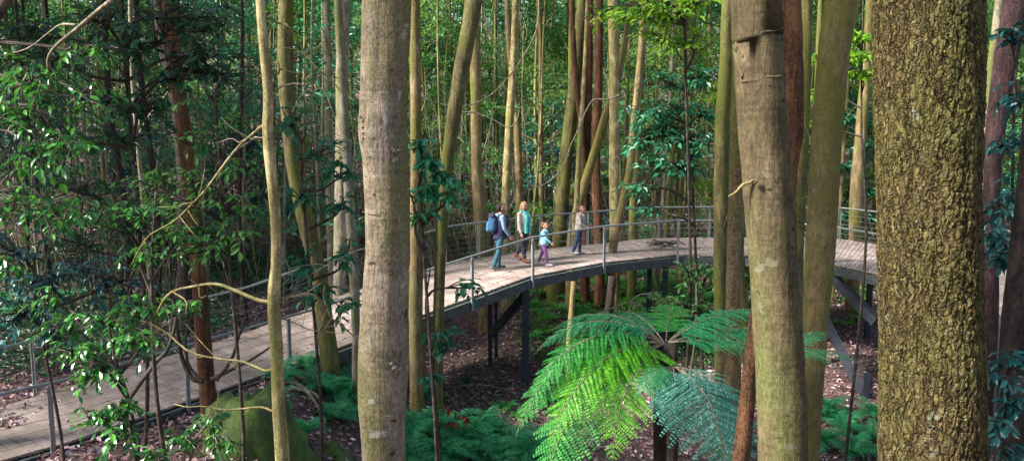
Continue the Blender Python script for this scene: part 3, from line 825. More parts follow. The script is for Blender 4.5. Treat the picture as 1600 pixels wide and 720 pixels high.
# ------------------------------------------------------------------ leafy understory
def leafy(name, label, cat, stem, srad, blobs, leafm, barkm, L=.08, seg=7, group=None, twig_r=.006, full=True, extra=None):
    """stem: list of 3D points; blobs: (centre, radius, sprays). Twigs run from the stem to each blob, leaves sit along the twigs."""
    base = np.array(stem[0], float)
    root = thing(name, label, cat, base, group)
    q = crom(np.hstack([np.array(stem, float), np.linspace(srad, srad * .35, len(stem))[:, None]]), 8 * len(stem))
    st = MB(); st.tube(q[:, :3] - base, q[:, 3], seg, .15, len(blobs)); st.build('trunk', M[barkm], root, True)
    tw = MB(); lf = MB(); P_, A_, N__, L_ = [], [], [], []
    for (c, r, ns) in blobs:
        c = np.array(c, float); r = np.broadcast_to(np.array(r, float), 3)
        dd = np.linalg.norm(q[:, :3] - (c - V(0, 0, .3)), axis=1) + np.where(q[:, 2] > c[2] + .1, .6, 0)
        s = q[np.argmin(dd), :3]
        m_ = (s + c) / 2 + rng.normal(size=3) * .12 * np.linalg.norm(c - s) + V(0, 0, .12 * np.linalg.norm(c - s))
        br = crom([s, m_, c], 10); tw.tube(br - base, np.linspace(twig_r * 2.2, twig_r, 10), 5)
        for k in range(ns):
            u = rdir(1)[0] * rng.random() ** .45
            e = c + u * r
            s2 = br[rng.integers(5, 10)]
            m2 = (s2 + e) / 2 + rng.normal(size=3) * .1 * np.linalg.norm(e - s2) + V(0, 0, .06)
            t_ = crom([s2, m2, e], 8); tw.tube(t_ - base, np.linspace(twig_r, twig_r * .35, 8), 4, caps=False)
            d_ = norm(t_[-1] - t_[-3]); sd = norm(np.cross(d_, V(0, 0, 1)) + 1e-6)
            nl = rng.integers(5, 9); ll = L * rng.uniform(.75, 1.25)
            roll = rng.normal() * .25
            for j in range(nl):
                f = 1 - j * .11
                p = t_[min(7, max(0, int(round(f * 7))))] + d_ * 0.0
                sgn = 1 if j % 2 else -1
                ax = d_ * (.55 if j else 1.4) + sd * sgn * (.9 if j else 0.1) + V(0, 0, -.18) + rng.normal(size=3) * .16
                P_.append(p); A_.append(ax); N__.append(V(0, 0, 1) + rng.normal(size=3) * .3 + sd * roll); L_.append(ll * rng.uniform(.75, 1.15))
    P_ = np.array(P_) - base; L_ = np.array(L_)
    (leaf_full if full else leaf_quads)(lf, P_, np.array(A_), np.array(N__), L_, L_ * .46)
    tw.build('branch', M[barkm], root)
    lf.build('crown', M[leafm], root)
    return root

def G(px, d):   # foot on the ground below a photo column at a distance
    x = (px - 800) / F * d
    return V(x, d, float(gz(x, d)))
def B(px, py, d, rx, n, rz=None, ry=None):  # foliage blob around a photo position
    s = d / F
    return (P(px, py, d), (rx * s, (ry or rx) * s, (rz or rx * .6) * s), n)

# left foreground
leafy('leafy_shrub', 'bright green leafy shrub in front of the lower left boardwalk', 'shrub',
      [G(205, 6.6), P(214, 740, 6.4), P(205, 640, 6.3), P(180, 560, 6.2), P(170, 500, 6.2)], .022,
      [B(120, 560, 6.1, 60, 20), B(165, 505, 6.1, 60, 22), B(215, 540, 6.0, 50, 17), B(90, 520, 6.3, 45, 12), B(230, 480, 6.3, 50, 14), B(150, 600, 6.0, 55, 16), B(195, 640, 6.0, 45, 12), B(140, 655, 5.9, 36, 9), B(70, 475, 6.4, 40, 8), B(185, 690, 5.8, 40, 9)],
      'leaf_bright', 'twig_dark', .072)
leafy('low_leafy_shrub', 'small bright leafed shrub at the bottom edge beside the mossy boulder', 'shrub',
      [G(290, 6.4), P(285, 760, 6.2), P(300, 690, 6.2)], .012, [B(330, 660, 6.2, 42, 10), B(285, 690, 6.1, 48, 13), B(240, 715, 6.1, 38, 9), B(345, 700, 6.1, 36, 7)], 'leaf_bright', 'twig', .072)
leafy('thin_stem_shrub', 'thin pale stemmed shrub with few leaves standing against the left boardwalk planks', 'shrub',
      [G(262, 7.4), P(254, 690, 7.2), P(243, 600, 7.2), P(238, 500, 7.2), P(238, 400, 7.2), P(244, 300, 7.2)], .024,
      [B(215, 400, 7.2, 60, 10), B(270, 385, 7.1, 55, 12), B(225, 330, 7.1, 60, 13), B(280, 480, 7.0, 40, 6)], 'leaf_bright', 'twig_dark', .075)
lt = leafy('overhanging_tree', 'dark leaning tree at far left whose pale forked bough hangs into view from above', 'tree',
      [G(-140, 6.6), P(-90, 500, 6.2), P(-60, 250, 5.8), P(-20, 60, 5.6), P(60, -80, 5.4)], .07,
      [B(50, 130, 5.2, 90, 21), B(40, 190, 5.2, 80, 21), B(110, 245, 5.2, 60, 13), B(130, 85, 5.4, 60, 9), B(20, 330, 5.3, 70, 19), B(70, 265, 5.4, 70, 15), B(100, 345, 5.3, 60, 12), B(15, 430, 5.4, 50, 10), B(160, 170, 5.5, 60, 9), B(150, 350, 5.5, 70, 12)],
      'leaf_bright', 'twig_dark', .072)
# its pale drooping bough
bb = np.array(lt.location); mbb = MB()
for pts, r0 in (([(350, 0), (300, 40), (235, 95), (180, 140), (152, 180), (150, 235), (125, 290), (60, 350), (20, 420)], .014),
                ([(235, 78), (190, 78), (150, 105), (90, 150), (20, 172)], .007), ([(152, 265), (180, 295), (240, 305), (260, 345), (258, 410), (235, 470), (210, 490)], .007),
                ([(85, 230), (60, 290), (100, 330), (155, 395), (140, 440)], .005)):
    s_ = .5 if pts[0] != (350, 0) else .5
    p3 = [P(x * .5 if x > 0 else x, y * .5, 5.0 + .12 * i) for i, (x, y) in enumerate(pts)]
    q = crom(p3, 26); mbb.tube(q - bb, np.linspace(r0, r0 * .4, 26), 6, .15)
q = crom([P(175, 0, 5), P(230, -80, 5.1), P(60, -80, 5.4)], 12); mbb.tube(q - bb, .015, 6)
mbb.build('bough', M['twig'], lt, True)

# side branches of the slender yellow tree
yb3 = np.array(bpy.data.objects['slender_yellow_tree'].location); ybr = MB()
for pts, r0, mtl in (([(428, 472), (400, 462), (350, 448), (300, 445), (262, 462), (240, 500), (238, 560)], .020, 0),
                ([(430, 577), (400, 574), (350, 565), (300, 545), (262, 515), (225, 500), (150, 500)], .013, 0),
                ([(432, 640), (390, 637), (330, 637), (275, 632)], .012, 0),
                ([(416, 198), (395, 208), (365, 232), (340, 265), (320, 295), (300, 318), (270, 345), (235, 370), (205, 410)], .012, 0),
                ([(418, 216), (392, 216), (372, 220), (345, 218)], .008, 0),
                ([(436, 478), (452, 464), (480, 462), (505, 475), (520, 500), (545, 520), (560, 530)], .014, 0),
                ([(434, 490), (450, 500), (475, 512), (500, 516), (530, 508)], .008, 0),
                ([(424, 118), (436, 108), (430, 98)], .013, 0),
                ([(421, 25), (445, 40), (480, 85), (520, 130), (560, 160)], .012, 0),
                ([(440, 385), (450, 420), (466, 450), (482, 470)], .010, 0),
                ([(430, 145), (470, 128), (505, 145), (518, 190), (515, 225)], .008, 0)):
    q = crom([P(x, y, 6.0 + .05 * i) for i, (x, y) in enumerate(pts)], 22)
    jit = crom(rng.normal(size=(9, 3)) * .014, 22); jit[0] = 0; q = q + jit
    b1 = MB(); b1.tube(q - yb3, np.linspace(r0 * .75, r0 * .28, 22), 7, .3, int(r0 * 999))
    for j in range(int(len(pts) * .9)):
        i2 = rng.integers(7, 21); e = q[i2] + rng.normal(size=3) * V(.16, .1, .14); b1.tube(crom([q[i2], (q[i2] + e) / 2 + rng.normal(size=3) * .02, e], 6) - yb3, np.linspace(r0 * .3, r0 * .1, 6), 5, caps=False)
    b1.build('branch', M['bark_yellow'] if r0 > .0115 else M['twig'], bpy.data.objects['slender_yellow_tree'], True)
yl = MB()
# mid-left trees and bushes
for nm, lb, px, d, st_top, blobs, lm, L in [
    ('glossy_tree', 'glossy dark leaved small tree left of the slender yellow trunk, above the boardwalk', 345, 9.0, 120,
        [B(350, 320, 8.8, 70, 16), B(300, 290, 8.8, 65, 14), B(390, 260, 8.9, 55, 10), B(300, 220, 9, 60, 10), B(360, 380, 8.8, 60, 12), B(260, 330, 8.9, 60, 12), B(330, 150, 9, 70, 10), B(230, 290, 9, 50, 16), B(300, 370, 8.9, 60, 16), B(280, 400, 8.9, 50, 10), B(370, 200, 9, 50, 10)], 'leaf_mid', .09),
    ('dark_leafed_tree', 'dark leaved tree filling the upper left between the black trunks', 195, 10.5, -60,
        [B(200, 60, 10, 95, 24), B(270, 40, 10.2, 90, 24), B(330, 90, 10.4, 80, 20), B(140, 30, 10, 80, 16), B(90, 90, 10.3, 80, 14), B(180, 220, 10.4, 90, 20), B(230, 170, 10.4, 80, 16), B(350, 30, 10, 70, 16), B(120, 300, 10.4, 90, 18), B(200, 350, 10.4, 80, 22), B(150, 160, 10.4, 80, 22), B(280, 120, 10.6, 70, 20), B(60, 180, 10.6, 70, 18), B(120, 380, 10.6, 80, 20), B(30, 60, 10.6, 80, 20), B(370, 120, 10.8, 60, 14)], 'leaf_deep', .125),
    ('blue_leafed_bush', 'blue green bush in the shade under the dark leaved tree at far left', 60, 11.5, 380,
        [B(60, 440, 11.2, 90, 20), B(20, 500, 11.2, 80, 20), B(130, 420, 11.4, 80, 16), B(10, 390, 11.4, 80, 18), B(90, 520, 11.2, 60, 12), B(190, 440, 11.6, 70, 14)], 'leaf_blue', .14),
    ('teal_leafed_tree', 'small teal leaved tree between the slender yellow trunk and the thick pale trunk', 478, 12.5, 200,
        [B(500, 240, 12.2, 60, 14), B(540, 270, 12.2, 45, 10), B(470, 300, 12.4, 55, 10), B(530, 330, 12.3, 50, 9), B(480, 410, 12.2, 55, 10), B(540, 400, 12.3, 45, 10), B(450, 190, 12.6, 60, 10), B(540, 480, 12.2, 40, 9), B(500, 460, 12.2, 45, 8)], 'leaf_teal', .15),
    ('glossy_sapling', 'glossy sapling with light green leaves just right of the thick pale trunk', 662, 9.0, 210,
        [B(668, 255, 8.9, 26, 9), B(690, 285, 8.9, 34, 12), B(662, 300, 8.9, 30, 9), B(706, 310, 8.9, 24, 6), B(664, 335, 8.9, 24, 5), B(655, 225, 8.9, 22, 5)], 'leaf_teal', .13),
    ('rail_side_sapling', 'leafy twig sapling hanging over the planks left of the tall steel column', 672, 15.5, 420,
        [B(735, 450, 15.3, 28, 6), B(690, 520, 15.3, 34, 7), B(668, 590, 15.3, 26, 5), B(700, 545, 15.3, 26, 5)], 'leaf_teal', .2),
    ('bushy_teal_tree', 'bushy teal leaved tree above the boardwalk bend right of the yellow trunks', 1085, 22.5, 120,
        [B(1010, 180, 22, 40, 26), B(1050, 175, 22, 45, 30), B(1030, 215, 22, 50, 34), B(1085, 225, 22, 45, 26), B(1000, 225, 22, 36, 18), B(1065, 260, 22, 55, 28), B(1015, 260, 22, 40, 18), B(1100, 180, 22, 35, 16), B(985, 300, 22, 30, 14), B(1010, 330, 22, 26, 10), B(1090, 120, 22.5, 45, 22), B(1040, 130, 22.5, 45, 16)], 'leaf_teal', .20),
    ('lime_leafed_tree', 'lime green leaved tree at the top right of centre above the yellow trunks', 1075, 19.5, -60,
        [B(1000, 12, 19, 55, 24), B(1050, 30, 19, 50, 22), B(1090, 8, 19, 45, 22), B(1030, 60, 19.2, 40, 12), B(970, 30, 19.4, 35, 9), B(1080, 70, 19.2, 36, 12), B(925, 25, 19.6, 30, 9)], 'leaf_lime', .19),
    ('small_bush', 'green bush below the boardwalk bend beside the twin mossy trunks', 1100, 19.5, 440,
        [B(1075, 430, 19.3, 40, 12), B(1110, 425, 19.3, 36, 11), B(1140, 440, 19.2, 40, 10), B(1050, 470, 19.3, 40, 9), B(1090, 480, 19.2, 36, 9)], 'leaf_mid', .17),
    ('blue_bush', 'blue leaved bush at the dark right edge beside the purple brown trunk', 1590, 12.0, 100,
        [B(1570, 230, 11.8, 40, 14), B(1590, 150, 11.8, 45, 15), B(1560, 330, 11.8, 40, 14), B(1595, 300, 11.8, 45, 16), B(1560, 400, 11.8, 32, 9), B(1600, 390, 11.8, 40, 12), B(1580, 60, 11.8, 45, 14), B(1550, 370, 11.5, 34, 12)], 'leaf_blue', .15),
    ('low_blue_bush', 'low blue green bush at the bottom right corner', 1575, 9.0, 600,
        [B(1560, 590, 8.9, 45, 12), B(1590, 640, 8.9, 45, 12), B(1555, 660, 8.9, 40, 10), B(1590, 560, 8.9, 40, 9), B(1570, 705, 8.9, 45, 9)], 'leaf_blue', .13),
    ('gap_bush', 'leafy bush behind the rail between the olive trunk and the fissured trunk', 1340, 32, 180,
        [B(1335, 340, 31.5, 26, 16), B(1320, 260, 31.5, 30, 16), B(1350, 230, 31.5, 30, 16), B(1318, 180, 31.5, 30, 14), B(1355, 300, 31.5, 30, 14)], 'leaf_teal', .3),
  ]:
    f0 = G(px, d)
    leafy(nm, lb, 'sapling' if 'sapling' in nm else ('bush' if 'bush' in nm else 'tree'), [f0, f0 * .6 + P(px + 8, st_top + 150, d) * .4 + V(.1, 0, 0), P(px - 6, st_top + 80, d), P(px, st_top, d)], .012 + .0016 * d,
          blobs, lm, 'twig_dark', L, full=d < 16, twig_r=.004 + .0006 * d)

# bright fronds/leaves of a tall tree in the right hand gap
leafy('feathery_tree', 'feathery bright green leaved tree high in the gap left of the huge fissured trunk', 'tree',
      [G(1340, 16), P(1352, 400, 16), P(1346, 200, 16), P(1350, -60, 16)], .035,
      [B(1340, 60, 15.8, 34, 34, 10), B(1330, 90, 15.8, 40, 40, 10), B(1340, 115, 15.8, 34, 26, 9), B(1290, 90, 16.2, 50, 30, 12), B(1275, 150, 16.4, 30, 16, 12), B(1262, 200, 16.4, 26, 10)], 'leaf_lime', 'twig_dark', .12, full=False, twig_r=.008)

# ------------------------------------------------------------------ ferns
def frond(mb, stem, p0, az, L, el=.9, droop=1.6, W=.3, npin=22, npl=12, mi=0, smi=0, roll=0.0):
    """one bipinnate frond: arching rachis, pinna pairs, small pinnules"""
    n = 24; pts = [np.array(p0, float)]; e = el
    bend = rng.normal() * .35; az0 = az
    for i in range(n):
        t = i / n
        e2 = el - droop * t ** 1.2; az = az0 + bend * t * t
        pts.append(pts[-1] + V(math.cos(az) * math.cos(e2), math.sin(az) * math.cos(e2), math.sin(e2)) * L / n)
    pts = np.array(pts); T = norm(np.gradient(pts, axis=0))
    stem.tube(pts, np.linspace(.011, .002, n + 1) * (L / 1.6), 5, caps=False, mi=smi)
    lat = V(-math.sin(az), math.cos(az), 0)
    Ps, As, Ns, Ls, Ws = [], [], [], [], []
    for k in range(npin):
        t = .14 + .85 * k / npin
        f = t * n; i = min(int(f), n - 1); p = pts[i] + (pts[i + 1] - pts[i]) * (f - i)
        d = T[i]; up = np.cross(d, lat); up = up if up[2] > 0 else -up
        wl = rng.uniform(.86, 1.08) * W * L * (math.sin(math.pi * min(1, (t + .05)) ** .8) ** .7 + .05) * (1 - .55 * t)
        for sg in (-1, 1):
            if rng.random() < .02: continue
            a = norm(lat * sg + d * .45 + V(0, 0, -.12) + up * roll + rng.normal(size=3) * .09)
            m = max(5, int(npl * wl / (W * L * .75))); spc = .85 * L / npin
            for j in range(m):
                s = (j + .6) / m
                q = p + a * wl * s + V(0, 0, -.18 * wl * s * s)
                pl = spc * .56 * (1 - .8 * s * s) * min(1, 2.2 * wl / (W * L)) + .004 * L
                side = norm(np.cross(a, up))
                for s2 in (-1, 1):
                    Ps.append(q); As.append(side * s2 + a * .5 - up * .15); Ns.append(up + rng.normal(size=3) * .12); Ls.append(pl * 1.15); Ws.append(wl / m * 1.0)
    mbv = np.array(Ps)
    leaf_quads(mb, mbv, np.array(As), np.array(Ns), np.array(Ls), np.array(Ws), .05, mi)

def fern(name, label, base, fronds, fm, trunk=None, group=None, cat='fern', npin=22, npl=11, W=.3):
    """fronds: list of (azimuth, length, elevation, droop, material override or None)"""
    root = thing(name, label, cat, base, group)
    top = V(0, 0, 0)
    if trunk:
        h, r = trunk; top = V(0, 0, h); mb = MB()
        q = crom([V(.05, .05, -.3), V(0, 0, h * .5), V(0.02, 0, h)], 20); mb.tube(q, np.linspace(r * 1.25, r, 20), 18, .35, 4); mb.build('trunk', M['bark_dark'], root, True)
    for az, L, el, dr, mt in fronds:
        mb = MB(); frond(mb, mb, top + V(math.cos(az) * .03, math.sin(az) * .03, 0), az, L, el, dr, W=W, npin=npin, npl=npl, smi=1)
        mb.build('frond', [M[mt or fm], M['twig']], root)
    return root
# tree fern: crown near (1035,520) at 9 m
c0 = P(1040, 535, 9.0); g0 = float(gz(c0[0], c0[1]))
TF = [(R(184), 1.5, .62, 1.6, 'fern_teal'), (R(200), 1.85, .45, 1.85, 'fern_green'), (R(219), 2.0, .22, 1.7, 'fern_lime'), (R(168), 1.3, .7, 1.5, 'fern_teal'), (R(192), 2.0, .15, 1.5, 'fern_green'),
      (R(235), 1.7, .0, 1.5, 'fern_lime'), (R(210), 2.2, -.15, 1.3, 'fern_green'), (R(18), 1.35, .55, .85, 'fern_teal'), (R(38), 1.35, .45, .75, 'fern_teal'), (R(2), 1.5, .30, .6, 'fern_teal'), (R(-14), 1.3, .2, .7, 'fern_teal'), (R(75), 1.1, .7, 1.3, 'fern_green'), (R(120), 1.1, .6, 1.3, 'fern_dark')]
fern('tree_fern', 'bright green tree fern with arching fronds in the right foreground below the boardwalk bend', (c0[0], c0[1], g0), TF, 'fern_green', trunk=(c0[2] - g0, .095), npin=28, npl=17)
c1 = P(1052, 572, 8.2); g1 = float(gz(c1[0], c1[1]))
fern('pale_tree_fern', 'pale blue green tree fern in front of and below the bright green one', (c1[0], c1[1], g1),
     [(R(292), 1.25, -.02, 1.35, None), (R(316), .95, .1, 1.5, None), (R(262), .85, -.1, 1.3, None), (R(302), 1.4, -.35, 1.2, None), (R(225), .6, .2, 1.4, 'fern_dark')], 'fern_pale', trunk=(c1[2] - g1, .05), npin=17, npl=16, W=.42)
c2 = P(1235, 545, 8.8); g2 = float(gz(c2[0], c2[1]))
fern('side_tree_fern', 'dark trunked tree fern hidden by the ringed trunk with one teal frond reaching right', (c2[0], c2[1], g2),
     [(R(-8), .75, .1, .75, None), (R(35), .7, .5, 1.0, None), (R(150), .8, .5, 1.2, None), (R(-50), .6, .2, 1.2, None)], 'fern_teal', trunk=(c2[2] - g2, .06), npin=14, npl=12)

# ground ferns: individual clumps, copied
def fern_proto(mt, nf, L, npin=13, npl=6, el=.75, dr=1.5):
    root = thing('ground_fern', 'dark green fern clump on the forest floor', 'fern', (0, 0, 0)); kids = []
    for k in range(nf):
        mb = MB(); az = 2 * math.pi * k / nf + rng.normal() * .25
        frond(mb, mb, V(0, 0, 0.02), az, L * rng.uniform(.75, 1.15), el + rng.normal() * .15, dr, W=.26, npin=npin, npl=npl, smi=1)
        kids.append(mb.build('frond', [M[mt], M['twig_dark']], root))
    return root, kids
fp = [fern_proto('fern_teal', 15, .95, 15, 6, 1.25, 2.2), fern_proto('fern_green', 9, .6), fern_proto('fern_teal', 9, .6), fern_proto('fern_lime', 8, .5)]
fr = random.Random(5)
def put_ferns(pi, places, label, group):
    root, kids = fp[pi]
    for k, (x, y, s) in enumerate(places):
        if 'placed' not in root:
            o = root; o.location = (x, y, float(gz(x, y)) + .02); o.scale = (s, s, s); o.rotation_euler = (0, 0, fr.uniform(0, 6)); o['placed'] = 1
        else:
            o = dup(root, kids, (x, y, float(gz(x, y)) + .02), fr.uniform(0, 6), s)
        o['label'] = label; o['category'] = 'fern'; o['group'] = group
def gxy(px, py):
    """ground point seen at a photo pixel"""
    for d in np.arange(9, 60, .1):
        p = P(px, py, d)
        if p[2] <= gz(p[0], p[1]): return p[0], p[1]
    return p[0], p[1]
pl = []
for k in range(20):
    px = fr.uniform(642, 850); py = fr.uniform(660 + max(0, (px - 700) * .32), 735)
    x, y = gxy(px, py); pl.append((x, y, fr.uniform(.8, 1.2)))
put_ferns(0, pl, 'dark green fern clump in the thick bank right of the pale trunk foot', 'ferns in the bank beside the pale trunk')
pl = [(*gxy(fr.uniform(1270, 1370), fr.uniform(650, 725)), fr.uniform(.7, 1.0)) for k in range(8)]
put_ferns(0, pl, 'dark fern clump low between the olive and the fissured trunk', 'ferns at the foot of the right steel brace')
pl = [(*gxy(px, py), s) for px, py, s in ((505, 620, .9), (535, 635, .95), (550, 610, .8), (470, 690, .8), (445, 600, .7), (545, 665, .8), (425, 640, .7), (480, 580, .6), (520, 660, .7))]
put_ferns(0, pl, 'dark fern clump on the litter slope between the slender yellow and thick pale trunks', 'ferns on the slope left of the pale trunk')
pl = [(*gxy(px, py), s) for px, py, s in ((765, 655, .75), (790, 640, .8), (815, 655, .8), (840, 640, .7), (770, 680, .6), (858, 628, .7), (815, 690, .5))]
put_ferns(1, pl, 'fresh green fern clump on the litter near the foot of the tall steel column', 'green ferns near the tall steel column')
pl = [(*gxy(fr.uniform(830, 1110), fr.uniform(430, 560)), fr.uniform(.8, 1.5)) for k in range(62)]
put_ferns(1, pl, 'green fern clump on the slope seen under the boardwalk', 'ferns under and behind the boardwalk')
pl = [(*gxy(fr.uniform(1300, 1370), fr.uniform(450, 530)), fr.uniform(.7, 1.2)) for k in range(10)]
put_ferns(3, pl, 'light green fern clump under the right boardwalk section', 'light ferns under the right boardwalk')
pl = [(*gxy(fr.uniform(835, 1000), fr.uniform(430, 540)), fr.uniform(.9, 1.5)) for k in range(20)]
put_ferns(3, pl, 'yellow green fern clump on the slope seen under the middle of the boardwalk', 'yellow green ferns under the boardwalk')
pl = [(fr.uniform(-9, 11), fr.uniform(31, 44), fr.uniform(1, 1.8)) for k in range(36)]
put_ferns(2, pl, 'teal fern clump on the rising floor behind the boardwalk', 'ferns behind the boardwalk')
pl = [(fr.uniform(-18, -8), fr.uniform(20, 34), fr.uniform(1, 1.8)) for k in range(24)]
put_ferns(2, pl, 'teal fern clump on the dark slope behind the left boardwalk', 'ferns behind the left boardwalk')
for k in range(14):
    pass
leafy('pale_leafed_shrub', 'small shrub with pale leaves trailing beside the bright tree fern', 'shrub', [G(905, 13), P(905, 570, 12.8), P(925, 500, 12.6), P(985, 470, 12.4)], .014,
      [B(890, 560, 12.7, 34, 7), B(920, 520, 12.6, 34, 7), B(960, 495, 12.4, 36, 8), B(1000, 480, 12.3, 40, 9), B(1040, 470, 12.3, 36, 6), B(870, 590, 12.8, 24, 5)], 'leaf_far', 'twig', .10, twig_r=.006)
leafy('red_leafed_shrub', 'wilted plant of red dead leaves on the litter left of the tall steel column', 'shrub', [V(*gxy(712, 655), float(gz(*gxy(712, 655)))), P(712, 645, 17.9)], .012,
      [B(702, 642, 18.0, 15, 4, 4), B(724, 654, 18.0, 15, 4, 4), B(710, 664, 17.8, 13, 3, 4)], 'leaf_redbrown', 'twig_dark', .12, full=False)
for j, (px, py) in enumerate(((655, 612), (668, 620), (730, 600))):
    x, y = gxy(px, py + 10)
    leafy('broad_leafed_seedling', ['broad leaved teal seedling left of the leaning mossy trunk foot', 'broad leaved seedling between the two trunk feet behind the fern bank', 'broad leaved seedling on the litter left of the steel column'][j], 'seedling', [(x, y, float(gz(x, y))), (x, y, float(gz(x, y)) + .25)], .008,
          [((x, y, float(gz(x, y)) + .25), .22, 6)], 'leaf_teal', 'twig_dark', .2, full=True)

# ------------------------------------------------------------------ fallen leaves and low cover
def scatter(name, label, n, region, L, mat, lift=.03, flat=.35):
    x0, x1, y0, y1 = region
    y = y0 + (y1 - y0) * rng.random(n) ** 1.35; x = x0 + (x1 - x0) * rng.random(n)
    keep = np.abs(x) < y * .62 + 1.5; x, y = x[keep], y[keep]; n = len(x)
    z = gz(x, y) + 0.05 * np.sin(x * 5.1 + y * 3.3) * np.sin(y * 4.7 - x * 2.2) + rng.random(n) * lift + .01
    mb = MB(); ax = rdir(n, .25); nm = norm(rng.normal(size=(n, 3)) * flat + V(0, 0, 1))
    LL = L * rng.uniform(.5, 1.4, n)
    leaf_quads(mb, np.stack([x, y, z], -1), ax, nm, LL, LL * .55, .25)
    o = mb.build(name, mat); tag(o, label, 'ground cover' if 'leaves' not in name else 'leaf litter', kind='stuff'); return o
scatter('fallen_leaves', 'fallen brown and purple leaves covering the forest floor', 130000, (-22, 20, 12, 55), .12, M['litter'], .05, .5)
n = 900
seg = rng.integers(1, 9, n); tt, uu = rng.random(n)[:, None], (rng.beta(.6, .6, n)[:, None] * .94 + .03)
pp = (N_[seg] * (1 - tt) + N_[seg + 1] * tt) * (1 - uu) + (F_[seg] * (1 - tt) + F_[seg + 1] * tt) * uu + V(0, 0, .012)
mb = MB(); leaf_quads(mb, pp, rdir(n, .1), norm(rng.normal(size=(n, 3)) * .2 + V(0, 0, 1)), rng.uniform(.05, .11, n), rng.uniform(.03, .05, n), .2)
tag(mb.build('deck_leaves', M['litter']), 'dead leaves scattered over the boardwalk planks', 'leaf litter', kind='stuff')
def patches(name, label, n, per, region, L, mat, hgt):
    x0, x1, y0, y1 = region; cx = rng.uniform(x0, x1, n); cy = rng.uniform(y0, y1, n)
    x = np.repeat(cx, per) + rng.normal(size=n * per) * .35; y = np.repeat(cy, per) + rng.normal(size=n * per) * .35
    z = gz(x, y) + rng.random(n * per) ** 1.5 * np.repeat(rng.uniform(.4, 1, n), per) * hgt + .03
    mb = MB(); ax = rdir(n * per, .5); nm = norm(rng.normal(size=(n * per, 3)) * .5 + V(0, 0, 1)); LL = L * rng.uniform(.6, 1.3, n * per)
    leaf_quads(mb, np.stack([x, y, z], -1), ax, nm, LL, LL * .5, .2)
    return tag(mb.build(name, mat), label, 'ground cover', kind='stuff')
patches('undergrowth', 'low leafy undergrowth on the slope behind the boardwalk', 240, 90, (-20, 22, 30, 60), .2, M['leaf_mid'], .7)
patches('dark_undergrowth', 'low dark undergrowth behind the left boardwalk', 230, 110, (-22, -7.5, 17, 34), .15, M['leaf_deep'], .9)
patches('slope_undergrowth', 'low green undergrowth below the boardwalk bend', 90, 70, (0, 9, 25, 34), .12, M['leaf_mid'], .4)
patches('floor_seedlings', 'small green seedlings dotted over the litter below the boardwalk', 45, 24, (-2, 9, 17, 26), .10, M['leaf_mid'], .18)

# ------------------------------------------------------------------ background forest
br_ = random.Random(11)
def bg_trunk_mesh(seed, mat, lean, r0, H=22):
    mb = MB(); rr = random.Random(seed); pts = []; n = 7
    x = y = 0; dx, dy = rr.uniform(-lean, lean), rr.uniform(-lean, lean)
    for i in range(n):
        pts.append((x, y, H * i / (n - 1) - .4)); x += dx + rr.uniform(-.35, .35); y += dy + rr.uniform(-.25, .25)
    q = crom(np.hstack([np.array(pts), np.linspace(r0, r0 * .35, n)[:, None]]), 34)
    mb.tube(q[:, :3], q[:, 3], 9, .25, seed)
    tops = q[-1, :3]
    for k in range(rr.randint(8, 13)):   # side limbs belong to the trunk surface
        i = rr.randint(7, 32); a = rr.uniform(0, 6.28); s = rr.uniform(1.0, 2.8); p = q[i, :3]
        e = crom([p, p + V(math.cos(a) * s * .4, math.sin(a) * s * .4, s * .35), p + V(math.cos(a + .4) * s, math.sin(a + .4) * s, s * rr.uniform(.4, 1.2))], 8)
        mb.tube(e, np.linspace(q[i, 3] * .4, .012, 8), 5, caps=False)
    return mb.mesh('trunk', M[mat], True), tops
kinds = [('bark_tan', .12, 'thin tan trunk'), ('bark_green', .13, 'moss green trunk'), ('bark_grey', .10, 'thin grey trunk'), ('bark_yellow', .075, 'slender pale trunk'), ('bark_red', .11, 'red brown trunk'), ('bark_dark', .10, 'dark trunk')]
variants = []
for i, (mt, r0, w_) in enumerate(kinds):
    for v_ in range(3):
        variants.append((i, *bg_trunk_mesh(100 + i * 7 + v_, mt, .25 if v_ else .55, r0 * (1, .75, 1.35)[v_])))
placed = [(r[0], r[1]) for r in ROOTS]
def on_walk(x, y, m=.5):
    for s in range(len(N_) - 1):
        poly = [N_[s], N_[s + 1], F_[s + 1], F_[s]]
        c = sum(poly) / 4; ins = True
        for a in range(4):
            p, q_ = poly[a], poly[(a + 1) % 4]
            e = V(q_[0] - p[0], q_[1] - p[1]); L = np.linalg.norm(e)
            cr = (e[0] * (y - p[1]) - e[1] * (x - p[0])) / L
            cc = (e[0] * (c[1] - p[1]) - e[1] * (c[0] - p[0])) / L
            if cr * np.sign(cc) < -m: ins = False
        if ins: return True
    return False
groups = {}
cnt = 0; tries = 0
